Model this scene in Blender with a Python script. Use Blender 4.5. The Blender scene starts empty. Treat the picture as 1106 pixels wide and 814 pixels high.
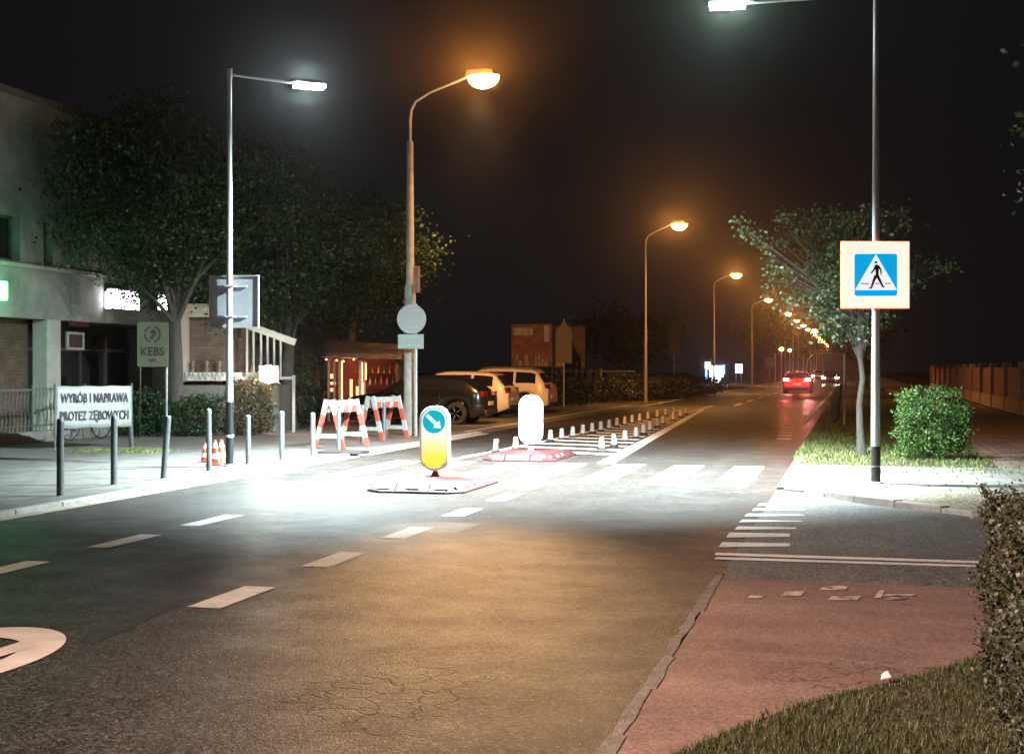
import bpy, math, random
import numpy as np
from mathutils import Vector, Matrix
random.seed(7); rng = np.random.default_rng(7)
sc = bpy.context.scene
COL = sc.collection
# ---------------------------------------------------------------- camera: world Y runs along the road, X to the right
F, YH, H, A = 1500.0, 398.0, 1.65, math.atan(369/1500)
CA, SA = math.cos(A), math.sin(A)
def cam2w(X, Y, z=0.0): return Vector((X*CA - Y*SA, X*SA + Y*CA, z))
def G(px, py, z=0.0):
    Y = F*(H-z)/(py-YH); v = cam2w((px-553)*Y/F, Y, z); return v
def at(px, py, Y): return cam2w((px-553)*Y/F, Y, H-(py-YH)*Y/F)
def fp(px, py, t0):      # point on the plane x = t0
    r = (px-553)/F; Y = t0/(r*CA-SA); return Vector((t0, Y*(r*SA+CA), H-(py-YH)*Y/F))
cd = bpy.data.cameras.new('camera'); cam = bpy.data.objects.new('camera', cd); COL.objects.link(cam)
cam.location = (0, 0, H); cam.rotation_euler = (math.pi/2, 0, A)
cd.sensor_width = 36; cd.lens = 36*F/1106; cd.shift_y = -9/1106
cd.clip_start = .1; cd.clip_end = 3000
sc.camera = cam
# ---------------------------------------------------------------- materials
def nt(name):
    m = bpy.data.materials.new(name); m.use_nodes = True
    return m, m.node_tree.nodes, m.node_tree.links, m.node_tree.nodes['Principled BSDF']
MATS = {}
def mat(name, col, rough=.6, metal=0, var=.25, scale=6, bump=0, bscale=60, emit=None, es=1, spec=.5, stretch=None, rvar=0):
    if name in MATS: return MATS[name]
    m, N, L, B = nt(name)
    tc = N.new('ShaderNodeTexCoord'); src = tc.outputs['Object']
    if stretch:
        mp = N.new('ShaderNodeMapping'); mp.inputs['Scale'].default_value = stretch; L.new(src, mp.inputs['Vector']); src = mp.outputs[0]
    n1 = N.new('ShaderNodeTexNoise'); n1.inputs['Scale'].default_value = scale; n1.inputs['Detail'].default_value = 6; n1.inputs['Roughness'].default_value = .65
    L.new(src, n1.inputs['Vector'])
    cr = N.new('ShaderNodeValToRGB'); e = cr.color_ramp.elements
    e[0].position = .3; e[1].position = .7
    e[0].color = [c*(1-var) for c in col]+[1]; e[1].color = [min(1, c*(1+var)) for c in col]+[1]
    L.new(n1.outputs['Fac'], cr.inputs[0]); L.new(cr.outputs[0], B.inputs['Base Color'])
    B.inputs['Roughness'].default_value = rough; B.inputs['Metallic'].default_value = metal; B.inputs['Specular IOR Level'].default_value = spec
    if rvar:
        mr = N.new('ShaderNodeMapRange'); mr.inputs[1].default_value = .3; mr.inputs[2].default_value = .7
        mr.inputs[3].default_value = rough-rvar; mr.inputs[4].default_value = rough+rvar
        L.new(n1.outputs['Fac'], mr.inputs[0]); L.new(mr.outputs[0], B.inputs['Roughness'])
    if bump:
        n2 = N.new('ShaderNodeTexNoise'); n2.inputs['Scale'].default_value = bscale; n2.inputs['Detail'].default_value = 4
        L.new(src, n2.inputs['Vector'])
        b = N.new('ShaderNodeBump'); b.inputs['Strength'].default_value = bump; b.inputs['Distance'].default_value = .02
        L.new(n2.outputs['Fac'], b.inputs['Height']); L.new(b.outputs[0], B.inputs['Normal'])
    if emit:
        B.inputs['Emission Color'].default_value = list(emit)+[1]; B.inputs['Emission Strength'].default_value = es
    MATS[name] = m; return m

def mix(N, L, fac, a, b, mode='MIX'):
    x = N.new('ShaderNodeMix'); x.data_type = 'RGBA'; x.blend_type = mode
    for s, v in ((0, fac), (6, a), (7, b)):
        if hasattr(v, 'links') or hasattr(v, 'is_linked'): L.new(v, x.inputs[s])
        elif isinstance(v, (int, float)): x.inputs[s].default_value = v
        else: x.inputs[s].default_value = list(v)+[1]
    return x.outputs[2]

def ground_mat(name, base, dark, light, rough=.5, crack=(0, 0, 0, 0), tracks=None, agg=180, bump=.35, big=.5, crack_amt=1.0, spec=.4, sdir=(1.6, .12, 1), con=1.0):
    """worn asphalt: aggregate speckle, broad blotches, polished wheel tracks, crack web inside one patch"""
    m, N, L, B = nt(name)
    tc = N.new('ShaderNodeTexCoord'); P = tc.outputs['Object']
    def noise(s, d=5, r=.6, vec=P):
        n = N.new('ShaderNodeTexNoise'); n.inputs['Scale'].default_value = s; n.inputs['Detail'].default_value = d; n.inputs['Roughness'].default_value = r
        L.new(vec, n.inputs['Vector']); return n.outputs['Fac']
    def ramp(x, p0, p1, c0=(0, 0, 0), c1=(1, 1, 1)):
        r = N.new('ShaderNodeValToRGB'); e = r.color_ramp.elements; e[0].position = p0; e[1].position = p1
        e[0].color = list(c0)+[1]; e[1].color = list(c1)+[1]; L.new(x, r.inputs[0]); return r.outputs[0]
    def mth(op, a, b=None):
        n = N.new('ShaderNodeMath'); n.operation = op
        for i, v in enumerate((a, b)):
            if v is None: continue
            if isinstance(v, (int, float)): n.inputs[i].default_value = v
            else: L.new(v, n.inputs[i])
        return n.outputs[0]
    blot = ramp(noise(.7, 6, .7), .35, .68)
    c = mix(N, L, blot, dark, base)
    mp = N.new('ShaderNodeMapping'); mp.inputs['Scale'].default_value = sdir; L.new(P, mp.inputs['Vector'])
    streak = ramp(noise(1.2, 5, .6, mp.outputs[0]), .45, .75)
    c = mix(N, L, mth('MULTIPLY', streak, .45), c, light)
    vo = N.new('ShaderNodeTexVoronoi'); vo.inputs['Scale'].default_value = agg; L.new(P, vo.inputs['Vector'])
    spk = N.new('ShaderNodeSeparateColor'); L.new(vo.outputs['Color'], spk.inputs[0])
    sp = ramp(spk.outputs[0], .1, .95, (.15, .15, .15), (1.9, 1.85, 1.8))
    c = mix(N, L, con, c, sp, 'MULTIPLY')
    fine = ramp(noise(45, 3, .6), .35, .7, (.75, .75, .75), (1.2, 1.2, 1.2))
    c = mix(N, L, 1.0, c, fine, 'MULTIPLY')
    vb = N.new('ShaderNodeTexVoronoi'); vb.inputs['Scale'].default_value = agg*.42; L.new(P, vb.inputs['Vector'])
    sb = N.new('ShaderNodeSeparateColor'); L.new(vb.outputs['Color'], sb.inputs[0])
    c = mix(N, L, big, c, ramp(sb.outputs[1], .1, .95, (.4, .4, .4), (1.7, 1.7, 1.65)), 'MULTIPLY')
    pk = mth('GREATER_THAN', spk.outputs[1], .988); c = mix(N, L, mth('MULTIPLY', pk, .5), c, (.30, .28, .25))
    hgt = mth('ADD', mth('MULTIPLY', vo.outputs['Distance'], 1.0), mth('MULTIPLY', noise(30, 3), .12))
    if crack[3]:
        # crack web near the centre (x, y, r)
        warp = N.new('ShaderNodeTexNoise'); warp.inputs['Scale'].default_value = 3; L.new(P, warp.inputs['Vector'])
        va = N.new('ShaderNodeVectorMath'); va.operation = 'MULTIPLY_ADD'; L.new(warp.outputs['Color'], va.inputs[0]); va.inputs[1].default_value = (.5, .5, .5); L.new(P, va.inputs[2])
        cv = N.new('ShaderNodeTexVoronoi'); cv.feature = 'DISTANCE_TO_EDGE'; cv.inputs['Scale'].default_value = 4.5; L.new(va.outputs[0], cv.inputs['Vector'])
        line = ramp(cv.outputs['Distance'], .0, .045, (1, 1, 1), (0, 0, 0))
        dd = N.new('ShaderNodeVectorMath'); dd.operation = 'DISTANCE'
        sc_ = N.new('ShaderNodeMapping'); sc_.inputs['Scale'].default_value = (1, crack[3], 0); L.new(P, sc_.inputs['Vector'])
        L.new(sc_.outputs[0], dd.inputs[0]); dd.inputs[1].default_value = (crack[0], crack[1]*crack[3], 0)
        mask = ramp(mth('ADD', mth('MULTIPLY', dd.outputs['Value'], .5/crack[2]), mth('MULTIPLY', noise(1.4), .6)), .48, .62, (1, 1, 1), (0, 0, 0))
        ck = mth('MULTIPLY', mth('MULTIPLY', line, mask), crack_amt)
        c = mix(N, L, ck, c, (.008, .007, .006))
        hgt = mth('SUBTRACT', hgt, mth('MULTIPLY', ck, 1.5))
    L.new(c, B.inputs['Base Color'])
    B.inputs['Specular IOR Level'].default_value = spec
    rr = ramp(noise(2.0, 4), .3, .7, (rough-.06,)*3, (rough+.08,)*3); L.new(rr, B.inputs['Roughness'])
    bp = N.new('ShaderNodeBump'); bp.inputs['Strength'].default_value = bump; bp.inputs['Distance'].default_value = .006
    L.new(hgt, bp.inputs['Height']); L.new(bp.outputs[0], B.inputs['Normal'])
    MATS[name] = m; return m

def paint_mat(name, col, wear=.35, rough=.55, scale=14):
    """worn road paint: chips where the asphalt shows through (mixed by shape, stays put)"""
    m, N, L, B = nt(name)
    tc = N.new('ShaderNodeTexCoord'); P = tc.outputs['Object']
    n = N.new('ShaderNodeTexNoise'); n.inputs['Scale'].default_value = scale; n.inputs['Detail'].default_value = 9; n.inputs['Roughness'].default_value = .75; L.new(P, n.inputs['Vector'])
    r = N.new('ShaderNodeValToRGB'); e = r.color_ramp.elements; e[0].position = wear; e[1].position = wear+.09
    e[0].color = (.07, .065, .06, 1); e[1].color = list(col)+[1]
    L.new(n.outputs['Fac'], r.inputs[0])
    n2 = N.new('ShaderNodeTexNoise'); n2.inputs['Scale'].default_value = 3; n2.inputs['Detail'].default_value = 5; L.new(P, n2.inputs['Vector'])
    r2 = N.new('ShaderNodeValToRGB'); e = r2.color_ramp.elements; e[0].position = .3; e[1].position = .7; e[0].color = (.72, .7, .68, 1); e[1].color = (1, 1, 1, 1); L.new(n2.outputs['Fac'], r2.inputs[0])
    c = mix(N, L, 1.0, r.outputs[0], r2.outputs[0], 'MULTIPLY'); L.new(c, B.inputs['Base Color'])
    B.inputs['Roughness'].default_value = rough
    b = N.new('ShaderNodeBump'); b.inputs['Strength'].default_value = .2; b.inputs['Distance'].default_value = .004; L.new(n.outputs['Fac'], b.inputs['Height']); L.new(b.outputs[0], B.inputs['Normal'])
    MATS[name] = m; return m

def leaf_mat(name, c0, c1, c2, trans=.25):
    m, N, L, B = nt(name)
    g = N.new('ShaderNodeNewGeometry')
    r = N.new('ShaderNodeValToRGB'); e = r.color_ramp.elements; e[0].color = list(c0)+[1]; e[1].color = list(c2)+[1]
    k = e.new(.5); k.color = list(c1)+[1]
    L.new(g.outputs['Random Per Island'], r.inputs[0]); L.new(r.outputs[0], B.inputs['Base Color'])
    B.inputs['Roughness'].default_value = .5
    t = N.new('ShaderNodeBsdfTranslucent'); L.new(r.outputs[0], t.inputs[0])
    mx = N.new('ShaderNodeMixShader'); mx.inputs[0].default_value = trans
    L.new(B.outputs[0], mx.inputs[1]); L.new(t.outputs[0], mx.inputs[2]); L.new(mx.outputs[0], N['Material Output'].inputs[0])
    MATS[name] = m; return m

def brick_mat(name, c1, c2, mortar, scale=1.0, rough=.85, rot=(0, 0, 0), bw=.25, rh=.075, ms=.012, bump=.4, swap=None):
    m, N, L, B = nt(name)
    tc = N.new('ShaderNodeTexCoord'); P = tc.outputs['Object']
    if swap:   # choose which two axes carry the bond
        s = N.new('ShaderNodeSeparateXYZ'); c = N.new('ShaderNodeCombineXYZ'); L.new(P, s.inputs[0])
        L.new(s.outputs[swap[0]], c.inputs[0]); L.new(s.outputs[swap[1]], c.inputs[1]); P = c.outputs[0]
    b = N.new('ShaderNodeTexBrick'); L.new(P, b.inputs['Vector'])
    b.inputs['Color1'].default_value = list(c1)+[1]; b.inputs['Color2'].default_value = list(c2)+[1]; b.inputs['Mortar'].default_value = list(mortar)+[1]
    b.inputs['Scale'].default_value = scale; b.inputs['Brick Width'].default_value = bw; b.inputs['Row Height'].default_value = rh; b.inputs['Mortar Size'].default_value = ms
    n = N.new('ShaderNodeTexNoise'); n.inputs['Scale'].default_value = 2.5; n.inputs['Detail'].default_value = 8; n.inputs['Roughness'].default_value = .7; L.new(tc.outputs['Object'], n.inputs['Vector'])
    r = N.new('ShaderNodeValToRGB'); e = r.color_ramp.elements; e[0].position = .3; e[1].position = .7; e[0].color = (.5, .48, .45, 1); e[1].color = (1.15, 1.15, 1.12, 1); L.new(n.outputs['Fac'], r.inputs[0])
    c = mix(N, L, 1.0, b.outputs['Color'], r.outputs[0], 'MULTIPLY'); L.new(c, B.inputs['Base Color'])
    B.inputs['Roughness'].default_value = rough
    bp = N.new('ShaderNodeBump'); bp.inputs['Strength'].default_value = bump; bp.inputs['Distance'].default_value = .01; bp.invert = True
    L.new(b.outputs['Fac'], bp.inputs['Height']); L.new(bp.outputs[0], B.inputs['Normal'])
    MATS[name] = m; return m

def wave_mat(name, cols, scale, axis='X', rough=.5):    # hard stripes
    m, N, L, B = nt(name)
    tc = N.new('ShaderNodeTexCoord'); w = N.new('ShaderNodeTexWave'); w.wave_type = 'BANDS'; w.bands_direction = axis
    w.inputs['Scale'].default_value = scale; L.new(tc.outputs['Object'], w.inputs['Vector'])
    r = N.new('ShaderNodeValToRGB'); r.color_ramp.interpolation = 'CONSTANT'; e = r.color_ramp.elements
    e[0].color = list(cols[0])+[1]; e[1].position = .5; e[1].color = list(cols[1])+[1]
    L.new(w.outputs['Fac'], r.inputs[0]); L.new(r.outputs[0], B.inputs['Base Color']); B.inputs['Roughness'].default_value = rough
    MATS[name] = m; return m

# ---------------------------------------------------------------- mesh builder
class MB:
    def __init__(s): s.v = []; s.f = []
    def add(s, vs, fs):
        n = len(s.v); s.v += [tuple(v) for v in vs]; s.f += [tuple(i+n for i in f) for f in fs]; return s
    def box(s, c, d, rz=0, top=1.0, M=None):
        hx, hy, hz = d[0]/2, d[1]/2, d[2]/2
        vs = [(-hx, -hy, -hz), (hx, -hy, -hz), (hx, hy, -hz), (-hx, hy, -hz)] + [(x*top, y*top, hz) for x, y in ((-hx, -hy), (hx, -hy), (hx, hy), (-hx, hy))]
        R = Matrix.Rotation(rz, 3, 'Z') if M is None else M
        vs = [R @ Vector(v) + Vector(c) for v in vs]
        return s.add(vs, [(3, 2, 1, 0), (4, 5, 6, 7), (0, 1, 5, 4), (1, 2, 6, 5), (2, 3, 7, 6), (3, 0, 4, 7)])
    def beam(s, a, b, w, h):
        a, b = Vector(a), Vector(b); d = b-a; z = d.normalized()
        up = Vector((0, 0, 1)) if abs(z.z) < .95 else Vector((0, 1, 0)); x = up.cross(z).normalized(); y = z.cross(x)
        M = Matrix((x, y, z)).transposed(); return s.box((a+b)/2, (w, h, d.length), M=M)
    def prism(s, poly, z0, z1, inset=0):
        n = len(poly)
        if inset:
            cx = sum(p[0] for p in poly)/n; cy = sum(p[1] for p in poly)/n
            def sh(p):
                d = math.hypot(p[0]-cx, p[1]-cy) or 1; k = max(0, 1-inset/d); return (cx+(p[0]-cx)*k, cy+(p[1]-cy)*k)
            tp = [sh(p) for p in poly]
        else: tp = poly
        return s.add([(p[0], p[1], z0) for p in poly]+[(p[0], p[1], z1) for p in tp],
                     [tuple(range(n-1, -1, -1)), tuple(range(n, 2*n))]+[(i, (i+1) % n, n+(i+1) % n, n+i) for i in range(n)])
    def sheet(s, poly, z=0): return s.add([(p[0], p[1], z) for p in poly], [tuple(range(len(poly)))])
    def quad(s, a, b, c, d): return s.add([a, b, c, d], [(0, 1, 2, 3)])
    def tube(s, pts, rad, n=10, cap=True):
        pts = [Vector(p) for p in pts]
        if not isinstance(rad, (list, tuple)): rad = [rad]*len(pts)
        vs = []; prev = None
        for i, p in enumerate(pts):
            d = (pts[min(i+1, len(pts)-1)]-pts[max(i-1, 0)]).normalized()
            if prev is None: up = Vector((1, 0, 0)) if abs(d.x) < .9 else Vector((0, 1, 0)); x = up.cross(d).normalized()
            else: x = (prev-d*prev.dot(d)).normalized()
            prev = x; y = d.cross(x)
            for k in range(n):
                a = 2*math.pi*k/n; vs.append(p+(x*math.cos(a)+y*math.sin(a))*rad[i])
        fs = [(i*n+k, i*n+(k+1) % n, (i+1)*n+(k+1) % n, (i+1)*n+k) for i in range(len(pts)-1) for k in range(n)]
        if cap: fs += [tuple(range(n-1, -1, -1)), tuple((len(pts)-1)*n+k for k in range(n))]
        return s.add(vs, fs)
    def lathe(s, prof, c=(0, 0, 0), n=20, M=None):
        vs = []
        for r, z in prof:
            for k in range(n):
                a = 2*math.pi*k/n; v = Vector((max(r, 1e-4)*math.cos(a), max(r, 1e-4)*math.sin(a), z)); vs.append((M @ v if M else v)+Vector(c))
        m = len(prof)
        fs = [(i*n+k, i*n+(k+1) % n, (i+1)*n+(k+1) % n, (i+1)*n+k) for i in range(m-1) for k in range(n)]
        fs += [tuple(range(n-1, -1, -1)), tuple((m-1)*n+k for k in range(n))]
        return s.add(vs, fs)
    def build(s, name, m, parent=None, smooth=False, bevel=0, seg=2):
        me = bpy.data.meshes.new(name); me.from_pydata(s.v, [], s.f); me.update()
        me.materials.append(m)
        if smooth:
            for p in me.polygons: p.use_smooth = True
            try: me.set_sharp_from_angle(angle=math.radians(40))
            except Exception: pass
        o = bpy.data.objects.new(name, me); COL.objects.link(o)
        if parent: o.parent = parent
        if bevel:
            b = o.modifiers.new('b', 'BEVEL'); b.width = bevel; b.segments = seg; b.limit_method = 'ANGLE'
        return o

def fastmesh(name, verts, faces, m, parent=None):
    me = bpy.data.meshes.new(name); nv = len(verts); nf, k = faces.shape
    me.vertices.add(nv); me.vertices.foreach_set('co', verts.astype(np.float32).ravel())
    me.loops.add(nf*k); me.loops.foreach_set('vertex_index', faces.astype(np.int32).ravel())
    me.polygons.add(nf); me.polygons.foreach_set('loop_start', np.arange(0, nf*k, k, dtype=np.int32))
    try: me.polygons.foreach_set('loop_total', np.full(nf, k, dtype=np.int32))
    except Exception: pass
    me.update(calc_edges=True); me.validate(); me.materials.append(m)
    o = bpy.data.objects.new(name, me); COL.objects.link(o)
    if parent: o.parent = parent
    return o

def empty(name, label, cat, loc=(0, 0, 0), rz=0, group=None):
    o = bpy.data.objects.new(name, None); COL.objects.link(o); o.location = loc; o.rotation_euler = (0, 0, rz)
    o['label'] = label; o['category'] = cat; o.empty_display_size = .1
    if group: o['group'] = group
    return o
def tag(o, label, cat, group=None, kind=None):
    o['label'] = label; o['category'] = cat
    if group: o['group'] = group
    if kind: o['kind'] = kind
    return o
def struct(o, label=None):
    o['kind'] = 'structure'
    if label: o['label'] = label
    return o
def copy_tree(o, loc, rz=None, label=None, parent=None):
    kids = [c for c in COL.objects if c.parent == o]
    c = o.copy(); COL.objects.link(c)
    if parent: c.parent = parent
    else:
        c.location = loc
        if rz is not None: c.rotation_euler = (0, 0, rz)
        if label: c['label'] = label
    for k in kids: copy_tree(k, None, parent=c)
    return c

def text_mesh(txt, size, m, parent, M, name='lettering', extrude=.004, bold=0.0, align='CENTER', spacing=1.0, sx=1.0):
    cu = bpy.data.curves.new('t', 'FONT'); cu.body = txt; cu.size = size; cu.extrude = extrude; cu.offset = bold; cu.align_x = align; cu.align_y = 'CENTER'; cu.space_character = spacing
    to = bpy.data.objects.new('t', cu); COL.objects.link(to)
    dg = bpy.context.evaluated_depsgraph_get(); me = bpy.data.meshes.new_from_object(to.evaluated_get(dg))
    bpy.data.objects.remove(to); bpy.data.curves.remove(cu)
    me.transform(M @ Matrix.Diagonal((sx, 1, 1, 1))); me.name = name; me.materials.clear(); me.materials.append(m)
    o = bpy.data.objects.new(name, me); COL.objects.link(o); o.parent = parent; return o
FACE_Y = Matrix.Rotation(math.pi/2, 4, 'X')      # text plane XZ, read from -Y

# leaves -----------------------------------------------------------------
def leaves(centers, spread, per, size, squash=.75):
    """folded diamond leaves scattered round clump centres"""
    C = np.repeat(np.asarray(centers, dtype=float), per, axis=0); n = len(C)
    P = C + rng.normal(0, 1, (n, 3))*np.array([spread, spread, spread*squash])
    d = rng.normal(0, 1, (n, 3)); d[:, 2] -= .3; d /= np.linalg.norm(d, axis=1)[:, None]
    u = rng.normal(0, 1, (n, 3)); w = np.cross(d, u); w /= np.linalg.norm(w, axis=1)[:, None]; nn = np.cross(w, d)
    L = size*rng.uniform(.6, 1.3, (n, 1)); W = L*rng.uniform(.28, .42, (n, 1))
    a = P-d*L*.5; b = P+w*W+nn*W*.35-d*L*.05; c = P+d*L*.55; e = P-w*W+nn*W*.35-d*L*.05
    V = np.stack([a, b, c, e], 1).reshape(-1, 3); Fc = np.arange(n*4).reshape(n, 4)
    return V, Fc

def tree(name, label, loc, trunk_h, height, rx, ry, nclump, per, leaf, mleaf, mbark, r0=.12, group=None, lean=(0, 0), seedk=1, spread=.28, shell=.55, extra=None, limbs=16, topscale=1.0):
    r = random.Random(seedk)
    t = empty(name, label, 'tree', loc, 0, group)
    mb = MB(); cz = (trunk_h+height)/2; rz_ = (height-trunk_h)/2
    top = Vector((lean[0], lean[1], trunk_h+rz_*1.1))
    pts = [Vector((lean[0]*k*k+r.uniform(-.04, .04)*(k > 0), lean[1]*k*k+r.uniform(-.04, .04)*(k > 0), top.z*k)) for k in [i/7 for i in range(8)]]
    rad = [r0*(1.35 if i == 0 else 1-.72*i/7) for i in range(8)]
    mb.tube(pts, rad, 9)
    cl = []
    for i in range(nclump):
        while True:
            v = Vector((r.uniform(-1, 1), r.uniform(-1, 1), r.uniform(-1, 1)))
            if shell < v.length < 1: break
        k = 1+.22*math.sin(v.x*5+seedk)+.18*math.sin(v.y*6+2*seedk)
        cl.append(Vector((lean[0]+v.x*rx*k, lean[1]+v.y*ry*k, cz+v.z*rz_*(.85+.25*math.sin(3*v.x+seedk)))))
    if extra: cl += [Vector(e) for e in extra]
    for i in range(limbs):
        e = r.choice(cl); k = r.uniform(.35, .9); s0 = Vector((lean[0]*k*k, lean[1]*k*k, max(trunk_h*.85, top.z*k*.9)))
        if s0.z > e.z: s0.z = max(trunk_h*.8, e.z-.3)
        m1 = s0.lerp(e, .4)+Vector((r.uniform(-.1, .1), r.uniform(-.1, .1), .12))
        m2 = s0.lerp(e, .75)+Vector((r.uniform(-.12, .12), r.uniform(-.12, .12), .1))
        q = r0*.32; mb.tube([s0, m1, m2, e], [q, q*.7, q*.45, q*.2], 6)
        for j in range(4):
            b0 = m1.lerp(m2, r.random()); b1 = b0+Vector((r.uniform(-1, 1), r.uniform(-1, 1), r.uniform(-.3, .8)))*.5*min(rx, 1.5)
            mb.tube([b0, b0.lerp(b1, .5)+Vector((0, 0, .05)), b1], [q*.35, q*.25, q*.12], 5)
    mb.build('trunk', mbark, t, smooth=True)
    V, Fc = leaves(cl, spread, per, leaf)
    fastmesh('crown', V, Fc, mleaf, t)
    return t
# ================================================================ THE SETTING
M_asph = ground_mat('asphalt', (.042, .038, .037), (.024, .022, .0215), (.062, .057, .055), rough=.42, spec=.18, crack=(-2.25, 6.7, 1.0, .6), agg=95, bump=.55, big=.9)
M_asph2 = ground_mat('side_asphalt', (.13, .13, .132), (.085, .085, .086), (.17, .17, .172), rough=.62, crack=(3, 14, 2.5, 1), crack_amt=.5, agg=90)
M_red = ground_mat('red_asphalt', (.25, .155, .13), (.14, .09, .076), (.34, .25, .21), rough=.74, con=.4, big=.15, sdir=(.25, 1.8, 1), crack=(.1, 7.5, 1.0, .9), agg=120, crack_amt=.7)
M_soil = ground_mat('soil', (.07, .055, .035), (.035, .028, .018), (.09, .08, .05), rough=.9, agg=40, bump=.8)
M_sand = ground_mat('sandy_dirt', (.30, .27, .21), (.17, .15, .11), (.34, .31, .25), rough=.9, agg=60, bump=.8)
M_slab = brick_mat('concrete_slabs', (.27, .27, .25), (.17, .17, .16), (.04, .045, .025), bw=.5, rh=.5, ms=.012, bump=.5)
M_path = brick_mat('path_slabs', (.36, .25, .20), (.26, .18, .15), (.09, .07, .06), bw=.4, rh=.4, ms=.015)
M_side = brick_mat('pavement_blocks', (.14, .137, .13), (.105, .102, .098), (.07, .067, .06), bw=.5, rh=.5, ms=.012)
M_kerb = mat('kerb_concrete', (.33, .32, .30), .8, var=.3, scale=5, bump=.4, bscale=90)
M_gutter = mat('gutter_concrete', (.33, .27, .22), .85, var=.4, scale=7, bump=.5, bscale=60)
M_paint = paint_mat('road_paint', (.74, .73, .70), .34)
M_paintw = paint_mat('worn_paint', (.62, .50, .46), .42, scale=9)
M_paints = paint_mat('symbol_paint', (.72, .66, .60), .27)

struct(MB().sheet([(-205, -50), (205, -50), (205, 530), (-205, 530)], 0).build('ground', M_soil))
RX0, RX1 = -9.15, -1.02
struct(MB().sheet([(RX0, -30), (RX1, -30), (RX1, 460), (RX0, 460)], .004).build('road', M_asph))
struct(MB().sheet([(-16.5, 34.2), (RX0, 34.2), (RX0, 62), (-16.5, 62)], .004).build('parking_bay', M_asph2))
struct(MB().box((-13.4, 11.95, 0.0), (8.2, 44.1, .1)).build('pavement', M_side))
struct(MB().box((-18, 48, .0), (3.0, 28, .1)).build('pavement', M_side))
k = MB()
for i in range(50):
    y = -14+i*.96
    if y < 33.5: k.box((-9.225, y+.47+.005, .01), (.15, .945, .10))
struct(k.build('kerb', M_kerb, bevel=.012))
# left-hand gutter strip of pale setts
struct(MB().sheet([(-9.148, -14), (-8.93, -14), (-8.93, 34), (-9.148, 34)], .0085).build('gutter', M_gutter))

def gp(lst, z=0.0): return [(G(x, y, z).x, G(x, y, z).y) for x, y in lst]
# right-hand side street, kerbed corner, pavement
kb = gp([(846, 530), (868, 532), (890, 537.5), (922, 543), (966, 548.5), (1016, 554), (1050, 558)])
far = kb + [(kb[-1][0]+1.5, kb[-1][1]-.1), (9, kb[-1][1]-.2), (14, kb[-1][1]-.2)]
struct(MB().sheet([(RX1, 11.25), (14, 11.25)]+far[::-1]+[(RX1, far[0][1])], .004).build('side_street', M_asph2))
k = MB()
for i in range(len(far)-1):
    a, b = Vector((*far[i], 0)), Vector((*far[i+1], 0)); d = (b-a); n = Vector((-d.y, d.x, 0)).normalized()
    m = max(1, round(d.length/.8)); rise = (.045, .075, .10, .10, .085, .06, .05, .05, .05)[min(i, 8)]
    for j in range(m):
        p, q = a.lerp(b, j/m)+d.normalized()*.006, a.lerp(b, (j+1)/m)
        k.prism([(p.x, p.y), (q.x, q.y), ((q+n*.15).x, (q+n*.15).y), ((p+n*.15).x, (p+n*.15).y)], -.05, rise)
struct(k.build('kerb', M_kerb, bevel=.015))
inner = []
for i in range(len(far)):
    a, b = Vector((*far[max(i-1, 0)], 0)), Vector((*far[min(i+1, len(far)-1)], 0)); d = b-a; n = Vector((-d.y, d.x, 0)).normalized(); p = Vector((*far[i], 0))+n*.152
    inner.append((p.x, p.y))
yS = 23.7
struct(MB().prism([(RX1+.13, inner[0][1])]+inner[1:]+[(14, yS), (RX1+.13, yS)], -.05, .045).build('pavement', M_slab))
dirt = inner[2:8]
struct(MB().sheet(dirt+[(5.0, 18.2), (3.2, 18.5), (1.6, 18.9), (.9, 19.05), (.3, 19.15)], .052).build('bare_soil', M_sand))
struct(MB().prism([(RX1+.13, yS+.003), (2.3, yS+.003), (2.3, 400), (RX1+.13, 400)], -.05, .035).build('verge', M_soil))
struct(MB().prism([(2.303, yS+.003), (5.45, yS+.003), (5.45, 300), (2.303, 300)], -.05, .045).build('path', M_path))
k = MB()
for i in range(7):
    y = 19.3+i*1.0
    k.box((RX1+.065, y+.5, .0), (.125, .99, .07))
struct(k.build('kerb', M_kerb))
# red surfaced crossing and near lawn bed
struct(MB().sheet([(RX1+.02, -6), (RX1+.02, 11.0), (13, 10.6), (13, -6)], .007).build('cycle_crossing', M_red))
struct(MB().sheet([(RX1+.02, 11.003), (13, 10.603), (13, 11.247), (RX1+.02, 11.247)], .004).build('side_street_seam', M_asph2))
gl = gp([(700, 825), (780, 791), (850, 765), (905, 750), (960, 736), (1020, 722), (1062, 707)], .03)
lawn = [(gl[0][0]-.35, 4.2)]+gl+[(9, gl[-1][1]+.6), (9, 3), (-.9, 3)]
struct(MB().prism(lawn, -.02, .03).build('lawn_soil', M_soil))
# broken concrete channel between road and red surface
g = MB(); yy = 3.0
r = random.Random(3)
while yy < 11:
    l = r.uniform(.5, .95)
    w = .06+r.uniform(-.010, .012); j = [r.uniform(-.009, .009) for _ in range(8)]
    x0 = RX1-.04
    g.prism([(x0+j[0], yy), (x0+w+j[1], yy), (x0+w+j[2]+.01, yy+l*.33), (x0+w+j[3], yy+l*.66), (x0+w+j[4], yy+l-.02), (x0+j[5], yy+l-.02), (x0+j[6]-.01, yy+l*.5)], -.01, .012)
    yy += l
struct(g.build('drainage_channel', mat('old_kerb', (.17, .145, .125), .9, var=.45, scale=9, bump=.6, bscale=70), bevel=.006))

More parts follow.
